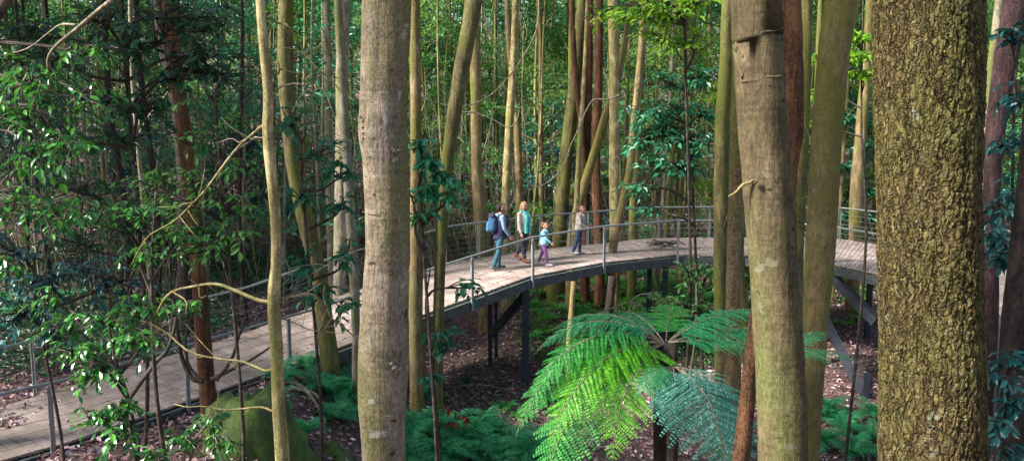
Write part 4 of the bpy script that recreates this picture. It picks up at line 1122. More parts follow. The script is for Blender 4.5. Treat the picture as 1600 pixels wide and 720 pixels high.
while cnt < 299 and tries < 20000:
    tries += 1
    y = 31 + 46 * br_.random() ** 1.25; hw = y * .60 + 1
    x = br_.uniform(-hw, hw)
    if x < -7 and br_.random() < .35: y -= 11
    if on_walk(x, y, 1.2) or any((x - a) ** 2 + (y - b) ** 2 < .35 for a, b in placed): continue
    zone = 'left' if x < -.17 * y else ('centre' if x < .17 * y else 'right')
    wts = {'left': [2, 1, 4, .5, .4, 5], 'centre': [4, 3, 5, 4, .8, 1], 'right': [3, 3, 3, 1, .6, 2]}[zone]
    kk = br_.choices(range(6), wts)[0]
    v_ = [q for q in variants if q[0] == kk][br_.randrange(3)]
    placed.append((x, y)); cnt += 1
    far = y > 48
    lb = f"{kinds[kk][2]} in the {'far ' if far else ''}crowded forest behind the {dict(left='left boardwalk', centre='walkers', right='right boardwalk')[zone]}"
    s = (br_.uniform(.4, 1.05) if br_.random() < .75 else 1.2) * (.7 if y < 42 else 1)
    t = thing('forest_tree', lb, 'tree', (x, y, float(gz(x, y))), f"{kinds[kk][2]}s {'far ' if far else ''}behind the {dict(left='left boardwalk', centre='walkers', right='right boardwalk')[zone]}", br_.uniform(0, 6.28))
    t.scale = (s, s, br_.uniform(.8, 1.1)); cs_ = 1 / max(s, .5)
    link('trunk', v_[1], t)
    if y < 36 and br_.random() < .5: continue
    cm = CROWN_FAR[br_.choices(range(5), [3, 3, 2, 1.5, 1.5] if zone != 'left' else [1, .3, 1, 5, 2])[0]]
    c = link('crown', cm, t, v_[2] + V(0, 0, br_.uniform(-3.5, .5))); c.rotation_euler = (0, 0, br_.uniform(0, 6)); c.scale = (.62 * cs_, .62 * cs_, .62)
    if y > 36:
        c.location = v_[2] * V(.6, .6, 1) + V(0, 0, -br_.uniform(4, 14)); c.scale = (.75 * cs_, .75 * cs_, br_.uniform(.7, 1.2))

# understory saplings
def sapling_proto(mat, seed, H=6.5, L=.17, n=17):
    rr = random.Random(seed); st = MB(); lf = MB()
    q = crom([V(0, 0, -.3), V(rr.uniform(-.3, .3), 0, H * .35), V(rr.uniform(-.5, .5), rr.uniform(-.4, .4), H * .7), V(rr.uniform(-.7, .7), 0, H)], 20)
    st.tube(q, np.linspace(.05, .012, 20), 6, .2, seed)
    for k in range(n):
        i = rr.randint(4, 19); a = rr.uniform(0, 6.28); s = rr.uniform(.5, 1.5) * (1.2 - i / 26)
        e = q[i] + V(math.cos(a) * s, math.sin(a) * s, s * rr.uniform(0, .6))
        st.tube(crom([q[i], (q[i] + e) / 2 + V(0, 0, .12), e], 6), np.linspace(.014, .005, 6), 4, caps=False)
        blob_leaves(lf, e, (.5, .5, .18), 4, 15, L, .35, .25)
    return st.mesh('stem', M['twig_dark' if seed % 2 else 'bark_grey'], True), lf.mesh('leaves', M[mat])
SP = [sapling_proto(m_, i, H) for i, (m_, H) in enumerate([('leaf_mid', 8.5), ('leaf_teal', 6), ('leaf_deep', 8), ('leaf_far', 7.5), ('leaf_blue', 5), ('leaf_mid', 3.5), ('leaf_teal', 9.5), ('leaf_lime', 9)])]
cnt = tries = 0
while cnt < 299 and tries < 20000:
    tries += 1
    y = 30 + 40 * br_.random() ** 1.1; hw = y * .6 + 1; x = br_.uniform(-hw, hw)
    left = x < -5
    if left and br_.random() < .5: y -= 14 * br_.random()
    if y < 16 or on_walk(x, y, 1.6): continue
    # keep the view of the walkers' trunks fairly open
    if abs(x - .07 * y) < .12 * y and y < 40 and br_.random() < .55: continue
    zone = 'left' if x < -.17 * y else ('centre' if x < .17 * y else 'right')
    k = br_.choices(range(8), [1, 2, 5, .4, 4, 1, 1.5, 0] if zone == 'left' else [3, 2.4, .5, 5, .3, 2, 2.5, 1.3 if y > 36 else .3])[0]
    cnt += 1
    names = ['mid green', 'teal', 'dark green', 'pale green', 'blue green', 'low green', 'tall teal', 'lime green']
    where = dict(left='behind the left boardwalk', centre='behind the walkers', right='behind the right boardwalk')[zone]
    t = thing('forest_sapling', f"{names[k]} leafy sapling in the understorey {where}", 'sapling', (x, y, float(gz(x, y))), f"{names[k]} saplings {where}", br_.uniform(0, 6.28))
    s = br_.uniform(.7, 1.4); t.scale = (s, s, s)
    link('stem', SP[k][0], t); link('leaves', SP[k][1], t)

# far wood closing the view
mb = MB(); nF = 150000
yy = rng.uniform(70, 95, 2600); xx = rng.uniform(-1, 1, 2600) * yy * .75
zc = gz(xx, yy) + rng.random(2600) ** .9 * 20
per = nF // 2600
p = np.repeat(np.stack([xx, yy, zc], -1), per, 0) + rng.normal(size=(2600 * per, 3)) * V(1.3, 1.0, .7)
LL = .42 * rng.uniform(.6, 1.3, len(p))
leaf_quads(mb, p, rdir(len(p), .5), norm(rng.normal(size=(len(p), 3)) * .6 + V(0, -.2, 1)), LL, LL * .55, .2)
tag(mb.build('distant_foliage', M['leaf_far']), 'distant mass of pale green forest foliage closing the view', 'foliage', kind='stuff')

# thin dead twigs and vines
def curve_thing(name, label, cat, d, pts, r0, r1, mat='twig', dz=0.0, group=None, seg=6):
    p3 = np.array([P(*(a[:2]), d if len(a) < 3 else a[2]) for a in pts]); base = p3[0]
    o_ = MB(); q = crom(p3, max(14, len(pts) * 5)); o_.tube(q - base, np.linspace(r0, r1, len(q)), seg, .15, int(pts[0][0]))
    o = o_.build(name, M[mat], None, True); o.location = base
    return tag(o, label, cat, group)
curve_thing('hanging_vine', 'long vine hanging in a shallow loop between the thick pale trunk and the cream trunk', 'vine', 26, [(632, 128), (655, 150), (690, 163), (730, 165), (765, 150), (795, 120), (820, 85), (840, 40), (842, -20)], .022, .018)
curve_thing('arched_vine', 'vine arching from the leaning mossy trunk down to the cream trunk', 'vine', 24, [(700, 190), (712, 178), (740, 176), (770, 187), (793, 199), (808, 188), (812, 160)], .02, .014)
curve_thing('drooping_vine', 'thin vine slanting from the leaning mossy trunk down to the cream trunk', 'vine', 25, [(736, -5), (755, 28), (768, 50), (775, 78), (798, 105)], .018, .014)
curve_thing('loose_vine', 'vine curving down behind the rail left of the boy', 'vine', 28.5, [(968, 148), (950, 156), (928, 156), (915, 175), (905, 200), (893, 225), (880, 260), (862, 280), (840, 292), (822, 284), (812, 275)], .03, .014)
curve_thing('twisted_dark_vine', 'dark crooked vine hanging behind the cream trunk and the wide green trunk', 'vine', 33, [(815, 150), (835, 165), (840, 190), (865, 185), (885, 160), (870, 140), (850, 130)], .035, .015, 'twig_dark')
curve_thing('pale_hanging_stem', 'white thin stem hanging beside the cream trunk', 'vine', 29, [(812, 20), (818, 90), (815, 150), (822, 220), (826, 300), (830, 340)], .016, .012)
curve_thing('looping_white_vine', 'white thin vine looping down beside the slim olive trunk', 'vine', 15, [(1160, 160), (1162, 230), (1163, 270), (1158, 310), (1148, 325), (1138, 335), (1128, 362)], .010, .006)
curve_thing('pale_stub_branch', 'pale bare twig sticking out left of the ringed trunk', 'branch', 5.5, [(1184, 282), (1162, 288), (1150, 300), (1138, 307)], .012, .005, 'bark_yellow')
curve_thing('curled_vine', 'pale curled vine between the olive trunk and the shadowed olive trunk', 'vine', 9.6, [(1256, 190), (1268, 225), (1278, 262), (1275, 290), (1266, 305), (1252, 310)], .007, .004)
curve_thing('bent_dark_branch', 'dark branch arching over the left boardwalk from the lower left shrub', 'branch', 8.0, [(205, 740, 7.6), (215, 690, 7.7), (195, 640, 7.8), (240, 570, 8), (262, 545, 8.1), (275, 500, 8.1), (270, 470, 8.1)], .03, .015, 'twig_dark')
for k, (pts, r0) in enumerate([([(318, 595), (300, 590), (285, 560), (278, 520), (272, 470), (262, 430)], .045), ([(330, 592), (360, 578), (395, 560), (425, 540)], .035), ([(338, 594), (362, 560), (375, 520), (390, 500)], .032), ([(318, 598), (295, 570), (290, 530), (300, 490)], .03)]):
    curve_thing('crooked_branch', ['crooked black branch rising left from the red brown trunk foot on the boardwalk', 'dark branch reaching right from the red brown trunk foot over the planks', 'dark branch rising steeply right of the red brown trunk', 'short dark branch hugging the left side of the red brown trunk'][k], 'branch', 13.3, pts, r0, .015, 'twig_dark')
for k, (a, b_) in enumerate([((440, 590), (510, 670)), ((455, 610), (515, 655)), ((640, 500), (700, 540)), ((690, 470), (668, 545)), ((1060, 475), (960, 560)), ((690, 610), (800, 616)), ((850, 590), (880, 520))]):
    x0, y0 = gxy(*a); x1, y1 = gxy(*b_)
    z0, z1 = float(gz(x0, y0)) + .06, float(gz(x1, y1)) + .10
    o_ = MB(); q = crom([V(x0, y0, z0), V((x0 + x1) / 2 + .1, (y0 + y1) / 2, (z0 + z1) / 2 + .12), V(x1, y1, z1)], 12); o_.tube(q - q[0], np.linspace(.045 if k < 6 else .03, .012, 12), 7, .25, k)
    o = o_.build('fallen_branch', M['twig'], None, True); o.location = q[0]
    tag(o, ['long pale fallen stick on the litter slope left of the thick pale trunk', 'shorter fallen stick crossing the litter left of the thick pale trunk', 'fallen branch on the litter behind the tan trunk', 'fallen branch right of the tan trunk pointing away', 'fallen branch behind the bright tree fern', 'fallen log left of the tall steel column foot', 'thin fallen stick right of the tall steel column'][k], 'branch')
# many fine dead stems in the understorey
ST = []
for i in range(5):
    mb = MB(); rr = random.Random(i + 50)
    for k in range(3):
        a = rr.uniform(0, 6.28); q = crom([V(0, 0, 0), V(math.cos(a) * .5, math.sin(a) * .5, 2), V(math.cos(a) * rr.uniform(.3, 1.6), math.sin(a) * 1.2, 4), V(math.cos(a + .5) * 2, math.sin(a) * 1.4, rr.uniform(5, 8))], 16)
        mb.tube(q, np.linspace(.022, .006, 16), 5, caps=False)
        for j in range(6):
            i2 = rr.randint(4, 15); e = q[i2] + V(rr.uniform(-1, 1), rr.uniform(-1, 1), rr.uniform(-.3, .8)); mb.tube(crom([q[i2], (q[i2] + e) / 2 + V(0, 0, .15), e], 6), np.linspace(.009, .004, 6), 4, caps=False)
    ST.append(mb.mesh('tangled_stem', M[['twig', 'twig_dark', 'twig', 'twig_dark', 'bark_grey'][i]], True))
for k in range(230):
    y = br_.uniform(27, 48); x = br_.uniform(-.58, .5) * y
    if x < -6: y -= br_.uniform(0, 8)
    if on_walk(x, y, 2.2): continue
    zone = 'left' if x < -.17 * y else ('centre' if x < .17 * y else 'right'); v_ = br_.randrange(5)
    o = link('tangled_stem', ST[v_], None, (x, y, float(gz(x, y)) - .05)); o.rotation_euler = (0, 0, br_.uniform(0, 6)); o.scale = (1, 1, br_.uniform(.6, 1.1))
    where = dict(left='behind the left boardwalk', centre='behind the walkers', right='behind the right boardwalk')[zone]; kd = ['pale', 'dark', 'arching pale', 'arching dark', 'short grey'][v_]
    tag(o, f"{kd} tangle of thin leafless stems {where}", 'dead stems', f"{kd} leafless stems {where}")
# coil of dead twigs on the deck
c = P(1042, 381, 27.2); c[2] = 3.13
mb = MB()
for k in range(9):
    a = np.linspace(0, 6.28 * rng.uniform(.7, 1), 18) + rng.uniform(0, 6); r1, r2 = rng.uniform(.22, .5), rng.uniform(.15, .35)
    q = np.stack([np.cos(a) * r1 + rng.normal() * .08, np.sin(a) * r2, .03 + .05 * (1 + np.sin(a * 3 + k)) + .012 * k], -1); mb.tube(q, .012, 5)
o = mb.build('twig_coil', M['twig_dark'], None, True); o.location = c
tag(o, 'loose coil of dark dead vine lying on the planks at the boardwalk bend', 'dead vine')

# unseen trees added left, right and behind the viewer to cast shade
for k, (x, y, ht, s, cm) in enumerate([(-9, 8.5, 14, 1.5, 3), (-13, 7.5, 15, 1.5, 3), (-8.5, 3, 14, 1.0, 3), (-5.5, .2, 15, 1.0, 3), (-11.5, 4.5, 15, 1.4, 3), (-19, 9, 14, 1.7, 3), (-26, 14, 15, 1.7, 3), (-21, 22, 15, 1.5, 3), (-25, 21, 15, 1.8, 3), (-22, 27, 15, 1.8, 3), (-27, 28, 15, 1.8, 2), (-24, 34, 15, 1.8, 3), (-15.5, 5.5, 15, 1.3, 3), (-9.6, 13, 13, 1.1, 3), (-16.5, 24, 14, 1.7, 3), (-8.2, 8.5, 12, 1.0, 3), (-16, 9, 15, 1.9, 3), (9.5, 6, 14, 1.5, 3), (12, 11, 15, 1.6, 3), (14.5, 17, 15, 1.6, 2)]):
    t = thing('added_shade_tree', f"unseen tree added beside the view to cast shade", 'tree', (x, y, float(gz(x, y))), 'unseen trees added around the viewpoint for shade')
    mb = MB(); mb.tube(crom([V(0, 0, -.3), V(.2, 0, ht * .5), V(-.1, 0, ht)], 20), np.linspace(.26, .1, 20), 12, .15, k); mb.build('trunk', M['bark_grey'], t, True)
    limbs_mb(V(0, 0, ht), .1, 6, k, 2.5 * s / 1.5, 2).build('limb', M['bark_grey'], t, True)
    c = link('crown', CROWN_FAR[cm], t, (0, 0, ht + .5)); c.scale = (s, s, s)
    if x < -10: c = link('crown', CROWN_FAR[cm], t, (.4, .3, ht - 2.5)); c.scale = (s * .9, s * .9, s * .8); c.rotation_euler = (0, 0, 2)

# ------------------------------------------------------------------ people
def caps_mb(mb, p0, p1, r0, r1, seg=12, ell=1.0):
    p0, p1 = np.array(p0, float), np.array(p1, float); d = p1 - p0; L = np.linalg.norm(d); d = d / max(L, 1e-6)
    pts, rad = [], []
    for a in (-90, -60, -30, 0): pts.append(p0 + d * r0 * math.sin(R(a))); rad.append(max(r0 * math.cos(R(a)), .0005))
    for t in (.33, .66): pts.append(p0 + d * L * t); rad.append(r0 + (r1 - r0) * t)
    for a in (0, 30, 60, 90): pts.append(p1 + d * r1 * math.sin(R(a))); rad.append(max(r1 * math.cos(R(a)), .0005))
    mb.tube(pts, rad, seg, ell=ell)
def ball(mb, c, r, seg=16):
    r = np.broadcast_to(np.array(r, float), 3); vs = []; nv = 12
    for j in range(nv + 1):
        th = math.pi * j / nv
        for i in range(seg):
            ph = 2 * math.pi * i / seg; s = max(math.sin(th), .02)
            vs.append(np.array(c) + V(s * math.cos(ph), s * math.sin(ph), math.cos(th)) * r)
    q = [(j * seg + i, (j + 1) * seg + i, (j + 1) * seg + (i + 1) % seg, j * seg + (i + 1) % seg) for j in range(nv) for i in range(seg)]
    tr = []
    k = len(vs); vs += [np.array(c) + V(0, 0, r[2]), np.array(c) - V(0, 0, r[2])]
    for i in range(seg): tr += [(k, i, (i + 1) % seg), (k + 1, nv * seg + (i + 1) % seg, nv * seg + i)]
    mb.add(vs, q, tr)
def fuse(mb, name, mat, parent, vox=.012, it=3, colmat=None):
    """voxel union of overlapping volumes into one continuous smooth surface"""
    me = mb.mesh(name + '_raw', mat); o = bpy.data.objects.new('tmp', me); COL.objects.link(o)
    rm = o.modifiers.new('r', 'REMESH'); rm.mode = 'VOXEL'; rm.voxel_size = vox; rm.use_smooth_shade = True
    s = o.modifiers.new('s', 'SMOOTH'); s.iterations = it; s.factor = .5
    dg = bpy.context.evaluated_depsgraph_get(); dg.update()
    out = bpy.data.meshes.new_from_object(o.evaluated_get(dg)); out.name = name
    bpy.data.objects.remove(o); bpy.data.meshes.remove(me)
    out.materials.clear()
    out.materials.append(mat)
    out.polygons.foreach_set('use_smooth', np.ones(len(out.polygons), bool))
    return link(name, out, parent)
M['skin'] = plain('skin', (0.52, 0.28, 0.19), .55, 0, .05, 20, .05)
def cloth(name, c, var=.18): return plain(name, c, .85, 0, var, 14, .4)
M['dark_hair'] = plain('dark_hair', (.014, .009, .007), .9, 0, .3, 60, .5)
M['blond_hair'] = plain('blond_hair', (.50, .29, .12), .8, 0, .25, 60, .5)
M['brown_hair'] = plain('brown_hair', (.11, .048, .022), .85, 0, .25, 60, .5)
M['eye'] = plain('eye', (.02, .015, .012), .2, 0, .1, 20, 0)
M['lip'] = plain('lip', (.40, .10, .08), .5, 0, .1, 20, 0)
M['teeth'] = plain('teeth', (.75, .70, .64), .4, 0, .03, 20, 0)

def person(label, H, loc, face_az, pose, cl, female=False, child=0.0, hair='short', group=None):
    """local axes: +X forward, +Y left, +Z up; joints scaled by H; child>0 enlarges the head"""
    root = thing('person', label, 'person', loc, group, face_az)
    k = H; hd = 1 + .28 * child
    J = {}
    lean = pose.get('lean', 0.0)
    hipz = .515 - pose.get('drop', 0)
    def sp(z, x=0.0, y=0): return V((x + lean * (z - hipz)) * k, y * k, z * k)
    sw = .112 if not female else .098
    J['pel'] = sp(hipz); J['waist'] = sp(.61, .005); J['chest'] = sp(.725, .012); J['neck'] = sp(.825, 0)
    hc = sp(.925 + .0 * child, .015 + pose.get('headx', 0))
    tw_ = pose.get('twist', 0)
    ct, st_ = math.cos(tw_), math.sin(tw_)
    for s, n_ in ((1, 'L'), (-1, 'R')):
        J['sh' + n_] = sp(.798) + V(-st_ * s * sw * k, ct * s * sw * k, 0)
        sa, sb, ea = pose['arm' + n_]       # swing forward, raise outward, elbow bend
        u = V(math.sin(sa) * math.cos(sb), s * math.sin(sb), -math.cos(sa) * math.cos(sb))
        J['el' + n_] = J['sh' + n_] + u * .165 * k
        f = V(math.sin(sa + ea) * math.cos(sb), s * math.sin(sb * .4 + pose.get('in' + n_, 0)), -math.cos(sa + ea) * math.cos(sb)); f = norm(f)
        J['wr' + n_] = J['el' + n_] + f * .145 * k; J['fd' + n_] = f
        J['hip' + n_] = sp(hipz - .01, 0, s * .052)
        ha, kb, fa = pose['leg' + n_]       # thigh forward, knee bend, foot pitch
        t = V(math.sin(ha), s * .03, -math.cos(ha)); J['kn' + n_] = J['hip' + n_] + t * .235 * k
        c_ = V(math.sin(ha - kb), 0, -math.cos(ha - kb)); J['an' + n_] = J['kn' + n_] + c_ * .232 * k
        J['to' + n_] = J['an' + n_] + V(math.cos(fa) * .105, s * .012, math.sin(fa) * .105 - .018) * k
        J['he' + n_] = J['an' + n_] + V(-.028 * math.cos(fa), 0, -.030 - .02 * math.sin(fa)) * k
    low = min(J['he' + a][2] for a in 'LR'); low = min(low, min(J['to' + a][2] for a in 'LR')) - .017 * k
    for a in J:
        if not a.startswith('fd'): J[a] = J[a] - V(0, 0, low)
    hc = hc - V(0, 0, low)
    # head orientation
    hy, hp = pose.get('head', (0, 0))
    fwd = V(math.cos(hy) * math.cos(hp), math.sin(hy) * math.cos(hp), math.sin(hp)); lft = V(-math.sin(hy), math.cos(hy), 0); upv = np.cross(fwd, lft)
    hr = .062 * k * hd
    def HP(x, y, z): return hc + (fwd * x + lft * y + upv * z) * hr
    b = MB()
    # skull, face, nose, ears, jaw
    def hball(x, y, z, rx, ry, rz):
        t = MB(); ball(t, (0, 0, 0), (rx * hr, ry * hr, rz * hr), 16); v = np.concatenate(t.v)
        v = HP(x, y, z) + v[:, :1] * fwd + v[:, 1:2] * lft + v[:, 2:] * upv
        b.add(v, np.concatenate(t.q), np.concatenate(t.t))
    hball(-.12, 0, .25, 1.05, .86, .92); hball(.22, 0, -.2, .78, .70, .95); hball(.42, 0, -.72, .42, .42, .38)
    hball(.98, 0, -.12, .17, .13, .22); hball(1.04, 0, -.22, .16, .16, .12); hball(.68, 0, .18, .35, .62, .2)
    for s in (-1, 1): hball(-.05, s * .84, -.08, .2, .1, .28); hball(.72, s * .36, -.34, .22, .22, .22)
    hball(.92, 0, -.56, .14, .26, .12)
    caps_mb(b, J['neck'] - V(0, 0, .02 * k), HP(-.25, 0, -.5), .036 * k, .034 * k)
    # torso and limbs
    tb = .92 if female else 1.0
    b.tube([J['pel'] - V(0, 0, .05 * k), J['pel'] - V(0, 0, .02 * k), J['pel'] + V(0, 0, .03 * k), J['waist'], J['chest'], J['chest'] + V(0, 0, .06 * k), J['neck'] - V(0, 0, .01 * k)],
           np.array([.05, .082, .084, .068 * tb, .082 * tb, .078 * tb, .035]) * k, 18, ell=1.0)
    for s in 'LR':
        caps_mb(b, J['sh' + s], J['el' + s], .029 * k * tb, .023 * k * tb); caps_mb(b, J['el' + s], J['wr' + s], .023 * k * tb, .015 * k * tb)
        caps_mb(b, J['neck'] - V(0, 0, .02 * k), J['sh' + s], .034 * k, .030 * k)
        caps_mb(b, J['hip' + s], J['kn' + s], .052 * k, .034 * k); caps_mb(b, J['kn' + s], J['an' + s], .035 * k, .021 * k)
        caps_mb(b, J['he' + s], J['to' + s], .018 * k, .015 * k)
        # hand: palm, four fingers, thumb
        f = J['fd' + s]; o = norm(np.cross(f, V(0, 1, 0))); w_ = V(0, 1, 0); sg = 1 if s == 'L' else -1
        fwdh = norm(np.cross(w_, f)) * -1
        wr = J['wr' + s]; pc = wr + f * .028 * k
        acr = norm(np.cross(f, w_))
        for q in (-1, -.33, .33, 1): caps_mb(b, wr + f * .006 * k + acr * q * .009 * k, wr + f * .05 * k + acr * q * .015 * k, .0085 * k, .0085 * k, 8)
        for j, (q, ln) in enumerate(((-1, .030), (-.34, .040), (.34, .044), (1, .039))):
            a0 = wr + f * .052 * k + acr * q * .0165 * k; a1 = a0 + (f * .9 - w_ * sg * .25) * ln * .5 * k; a2 = a1 + (f * .7 - w_ * sg * .7) * ln * .5 * k
            caps_mb(b, a0, a1, .0052 * k, .0048 * k, 8); caps_mb(b, a1, a2, .0048 * k, .004 * k, 8)
        a0 = wr + f * .02 * k + acr * .014 * k; a1 = a0 + (f * .6 + acr * .7) * .024 * k; caps_mb(b, a0, a1, .008 * k, .006 * k, 8); caps_mb(b, a1, a1 + (f * .9 + acr * .1) * .02 * k, .006 * k, .005 * k, 8)
    body = fuse(b, 'body', M['skin'], root, .0062, 2)
    # eyes, mouth
    for s in (-1, 1):
        e = MB(); ball(e, HP(.84, s * .34, .02), .085 * hr * 1.3, 10); e.build('eye', M['eye'], root, True)
        e = MB(); e.tube([HP(.86, s * .18, .24), HP(.92, s * .36, .30), HP(.78, s * .54, .25)], .05 * hr, 6); e.build('eyebrow', M[cl['hair']], root, True)
    e = MB(); e.tube([HP(.92, .26, -.50), HP(1.02, .1, -.58), HP(1.02, -.1, -.58), HP(.92, -.26, -.50)], [.03 * hr, .075 * hr, .075 * hr, .03 * hr], 6); e.build('mouth', M['lip'], root, True)
    # hair
    h = MB(); old = b; b = h
    hball(-.36, 0, .36, .98, .95, .95); hball(-.55, 0, .05, .75, .86, .75)
    if hair == 'short': hball(.1, 0, .88, .66, .72, .32)
    if hair == 'swept': hball(.22, .1, .95, .66, .7, .28); hball(.1, -.2, 1.0, .6, .5, .3)
    if hair == 'long':
        hball(.02, 0, .95, .65, .8, .3)
        for s in (-1, 1):
            hball(-.2, s * .82, .0, .42, .22, .8); caps_mb(h, HP(-.15, s * .8, -.3), HP(-.1, s * .85, -1.9) , .33 * hr, .22 * hr)
        caps_mb(h, HP(-.7, .3, -.2), HP(-.8, .3, -2.2), .45 * hr, .25 * hr); caps_mb(h, HP(-.7, -.3, -.2), HP(-.8, -.3, -2.2), .45 * hr, .25 * hr)
    if hair == 'tied':
        hball(.02, 0, .92, .66, .78, .28); caps_mb(h, HP(-1.1, 0, .1), HP(-1.5, .1, -1.3), .3 * hr, .16 * hr)
    b = old
    fuse(h, 'hair', M[cl['hair']], root, .009, 2)
    # beard
    if cl.get('beard'):
        h = MB(); b = h; hball(.30, 0, -.78, .52, .50, .36); hball(.1, 0, -.6, .5, .68, .35); b = old; fuse(h, 'beard', M[cl['hair']], root, .008, 2)
    # trousers
    t = MB(); e_ = .010 * k
    t.tube([J['pel'] - V(0, 0, .055 * k), J['pel'] - V(0, 0, .02 * k), J['pel'] + V(0, 0, .045 * k), J['waist'] - V(0, 0, .03 * k)], np.array([.055, .09, .092, .080]) * k, 18)
    for s in 'LR':
        caps_mb(t, J['hip' + s], J['kn' + s], .060 * k, .042 * k); caps_mb(t, J['kn' + s], J['an' + s] + (J['kn' + s] - J['an' + s]) * .06, .042 * k, cl.get('cuff', .032) * k)
        m_ = (J['kn' + s] + J['an' + s]) / 2; caps_mb(t, J['kn' + s], m_, .041 * k, .038 * k)
    fuse(t, 'trousers', cl['legs'], root, .010, 2)
    # top with sleeves
    t = MB(); hem = cl.get('hem', .0)
    rr_ = np.array([.095, .096, .090, .082 * tb, .096 * tb, .094 * tb, .088 * tb, .045]) * k * cl.get('loose', 1)
    t.tube([J['pel'] - V(0, 0, (.01 + hem) * k), J['pel'] + V(0, 0, .0 * k), J['pel'] + V(0, 0, .05 * k), J['waist'], J['chest'], J['chest'] + V(0, 0, .045 * k), J['chest'] + V(0, 0, .07 * k), J['neck'] + V(0, 0, .008 * k)], rr_, 20)
    for s in 'LR':
        caps_mb(t, J['neck'] - V(0, 0, .028 * k), J['sh' + s], .042 * k, .040 * k)
        caps_mb(t, J['sh' + s], J['el' + s], .040 * k * tb, .033 * k * tb)
        caps_mb(t, J['el' + s], J['wr' + s] - J['fd' + s] * .01 * k, .033 * k * tb, .025 * k * tb)
    fuse(t, cl.get('topname', 'jacket'), cl['top'], root, .010, 2)
    # shoes
    for s in 'LR':
        t = MB(); d = norm(J['to' + s] - J['he' + s])
        caps_mb(t, J['he' + s] + V(0, 0, .008 * k), J['he' + s] + d * .06 * k + V(0, 0, .012 * k), .025 * k, .026 * k); caps_mb(t, J['he' + s] + d * .05 * k, J['to' + s] + d * .004 * k, .026 * k, .018 * k)
        hgt = cl.get('boot', .012); caps_mb(t, J['an' + s] - V(0, 0, .015 * k), J['an' + s] + (J['kn' + s] - J['an' + s]) * hgt * 4, .027 * k, .027 * k)
        sh = fuse(t, 'shoe', cl['shoes'], root, .008, 2)
        so_ = MB(); so_.tube([J['he' + s] - V(0, 0, .016 * k) - d * .02 * k, J['he' + s] + d * .04 * k - V(0, 0, .016 * k), J['to' + s] - V(0, 0, .012 * k), J['to' + s] + d * .016 * k - V(0, 0, .010 * k)], np.array([.016, .026, .024, .012]) * k, 10, ell=.35 if False else 1.0)
        v = np.concatenate(so_.v); v[:, 2] = np.clip(v[:, 2], J['he' + s][2] * 0 + min(J['he' + s][2], J['to' + s][2]) - .02 * k, None) if False else v[:, 2]
    return root, J, HP, k

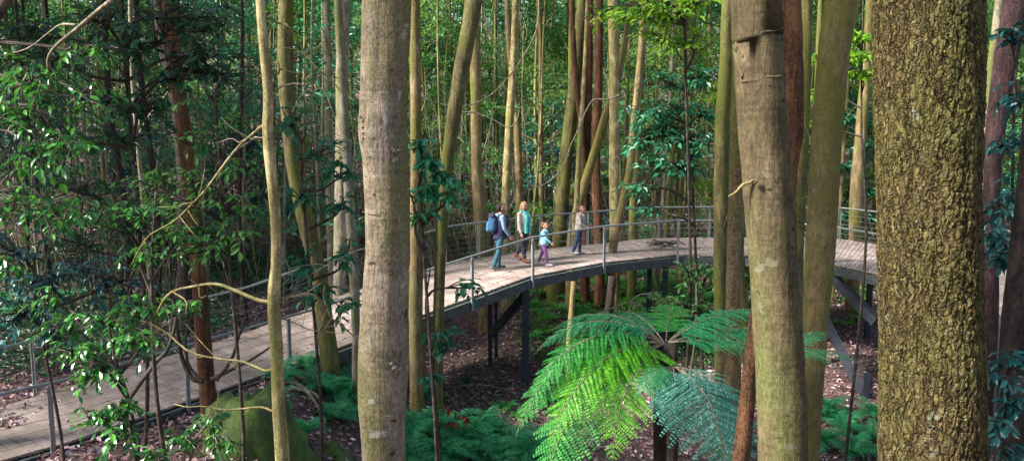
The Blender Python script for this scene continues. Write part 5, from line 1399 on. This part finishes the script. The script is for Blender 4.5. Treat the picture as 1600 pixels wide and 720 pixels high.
def deckz(x, y):
    best = 3.05; bd = 9e9
    for s in range(len(N_) - 1):
        for t in np.linspace(0, 1, 12):
            a = N_[s] * (1 - t) + N_[s + 1] * t; b = F_[s] * (1 - t) + F_[s + 1] * t
            ab = b - a; u = np.clip(np.dot(V(x, y) - a[:2], ab[:2]) / np.dot(ab[:2], ab[:2]), 0, 1); p = a + ab * u
            dd = np.hypot(p[0] - x, p[1] - y)
            if dd < bd: bd = dd; best = p[2]
    return best
def deck_at(px, py):
    for d in np.arange(15, 32, .02):
        p = P(px, py, d)
        if p[2] <= deckz(p[0], p[1]): return V(p[0], p[1], deckz(p[0], p[1]) + .005)
    return p
if exec_people:
    navy = cloth('navy_cloth', (.022, .017, .058)); 
    # the man
    pm = deck_at(781, 421); az = R(20)
    man, J, HP, k = person('bearded man looking up, in a blue hooded jacket with navy vest and teal jeans', 1.80, pm, az,
        dict(legL=(.02, .05, 0), legR=(-.16, .22, -.12), armL=(.05, .10, .45), armR=(.12, .10, .5), head=(R(-12), R(20)), lean=.03),
        dict(legs=cloth('teal_jeans', (.020, .085, .12)), top=cloth('blue_jacket', (.16, .25, .36)), shoes=cloth('grey_shoe', (.13, .12, .12)), hair='dark_hair', beard=True, cuff=.036, topname='jacket', loose=1.04), hair='short')
    t = MB(); t.tube([J['pel'] - V(0, 0, .05 * k), J['pel'], J['waist'], J['chest'] - V(0, 0, .01 * k), J['chest'] + V(0, 0, .035 * k)], np.array([.106, .110, .102, .106, .098]) * k, 20)
    fuse(t, 'vest', navy, man, .010, 2)
    t = MB(); t.tube([J['neck'] + V(-.035, .05, .0) * k, J['neck'] + V(-.062, 0, -.012) * k, J['neck'] + V(-.035, -.05, .0) * k], .028 * k, 10); ball(t, J['neck'] + V(-.055, 0, -.035) * k, (.04 * k, .055 * k, .045 * k)); fuse(t, 'hood', cloth('blue_hood', (.17, .28, .40)), man, .010, 2)
    # backpack: its own thing
    ca, sa_ = math.cos(az), math.sin(az)
    bp = thing('backpack', 'blue hiking backpack on the back of the bearded man', 'backpack', (pm[0], pm[1], pm[2]), None, az)
    t = MB(); c = J['chest']; caps_mb(t, c + V(-.15, 0, -.10) * k, c + V(-.135, 0, .055) * k, .072 * k, .060 * k); caps_mb(t, c + V(-.14, .03, -.10) * k, c + V(-.12, .03, .05) * k, .062 * k, .05 * k); caps_mb(t, c + V(-.14, -.03, -.10) * k, c + V(-.12, -.03, .05) * k, .062 * k, .05 * k)
    fuse(t, 'bag', cloth('bag_blue', (.018, .065, .14), .25), bp, .009, 2)
    t = MB(); caps_mb(t, c + V(-.195, 0, -.11) * k, c + V(-.19, 0, -.03) * k, .045 * k, .04 * k); fuse(t, 'pocket', cloth('bag_light_blue', (.03, .14, .27), .25), bp, .009, 2)
    t = MB(); caps_mb(t, c + V(-.14, -.035, .09) * k, c + V(-.14, .035, .09) * k, .045 * k, .045 * k); fuse(t, 'lid', navy, bp, .009, 2)
    for s in (1, -1):
        t = MB(); t.tube(crom([c + V(-.09, s * .06, .05) * k, c + V(-.01, s * .075, .118) * k, c + V(.085, s * .072, .06) * k, c + V(.104, s * .07, -.02) * k, c + V(.05, s * .105, -.10) * k, c + V(-.06, s * .085, -.13) * k], 22), .011 * k, 8); t.build('strap', navy, bp, True)
    # the woman
    pw = deck_at(817, 409)
    wo, J, HP, k = person('smiling blond woman in a cream cardigan and turquoise scarf walking beside the man', 1.72, pw, R(-42),
        dict(legL=(-.30, .28, -.3), legR=(.24, .06, .05), armL=(-.18, .12, .25), armR=(.08, .12, .25), head=(R(-52), R(3)), lean=.02),
        dict(legs=cloth('dark_trousers', (.022, .028, .045)), top=cloth('cream_cardigan', (.60, .50, .42)), shoes=cloth('tan_boot', (.20, .055, .025)), hair='blond_hair', boot=.07, cuff=.026, topname='cardigan', loose=1.0, hem=.0), female=True, hair='long')
    tq = cloth('turquoise_cloth', (.10, .50, .46), .25)
    t = MB(); nk = J['neck']; t.tube(crom([nk + V(.05, .02, .01) * k, nk + V(0, .058, .018) * k, nk + V(-.05, 0, .02) * k, nk + V(0, -.058, .018) * k, nk + V(.05, -.02, .01) * k], 20), .022 * k, 10)
    for s in (1, -1):
        ch, pe = J['chest'], J['pel']
        t.tube(crom([nk + V(.045, s * .022, .0) * k, ch + V(.092, s * .034, .02) * k, ch + V(.098, s * .036, -.06) * k, J['waist'] + V(.095, s * .036, 0) * k, pe + V(.108, s * .04, .03) * k, pe + V(.112, s * .045, -.03) * k], 22), .030 * k, 10)
    fuse(t, 'scarf', tq, wo, .009, 2)
    # the girl
    pg = deck_at(850, 415)
    gi, J, HP, k = person('small girl in a light blue jacket and purple leggings looking up as she walks', 1.20, pg, R(-8),
        dict(legL=(-.22, .18, -.15), legR=(.22, .05, 0), armL=(-.5, .15, .2), armR=(.35, .1, .5), head=(R(-18), R(16)), lean=.0),
        dict(legs=cloth('purple_leggings', (.20, .07, .23)), top=cloth('light_blue_jacket', (.18, .42, .52), .25), shoes=cloth('pale_shoe', (.55, .46, .50)), hair='brown_hair', cuff=.028, hem=.03, loose=1.12), female=True, child=.9, hair='tied')
    # the boy
    pb = deck_at(905, 398)
    bo, J, HP, k = person('boy in a grey beige hoodie and dark jeans standing ahead and looking up', 1.45, pb, R(-12),
        dict(legL=(.02, .05, 0), legR=(-.20, .12, -.05), armL=(.25, .25, .95), armR=(.15, .22, .9), inL=-.4, inR=-.4, head=(R(-14), R(22)), lean=.05),
        dict(legs=cloth('dark_jeans', (.025, .045, .10)), top=cloth('grey_beige_hoodie', (.36, .31, .27)), shoes=cloth('grey_white_shoe', (.42, .40, .38)), hair='brown_hair', cuff=.036, loose=1.08, topname='hoodie'), child=.5, hair='swept')
    t = MB(); nk = J['neck']; t.tube([nk + V(-.03, .05, .0) * k, nk + V(-.06, 0, -.01) * k, nk + V(-.03, -.05, .0) * k], .03 * k, 10); fuse(t, 'hood', cloth('hood_beige', (.36, .31, .27)), bo, .010, 2)
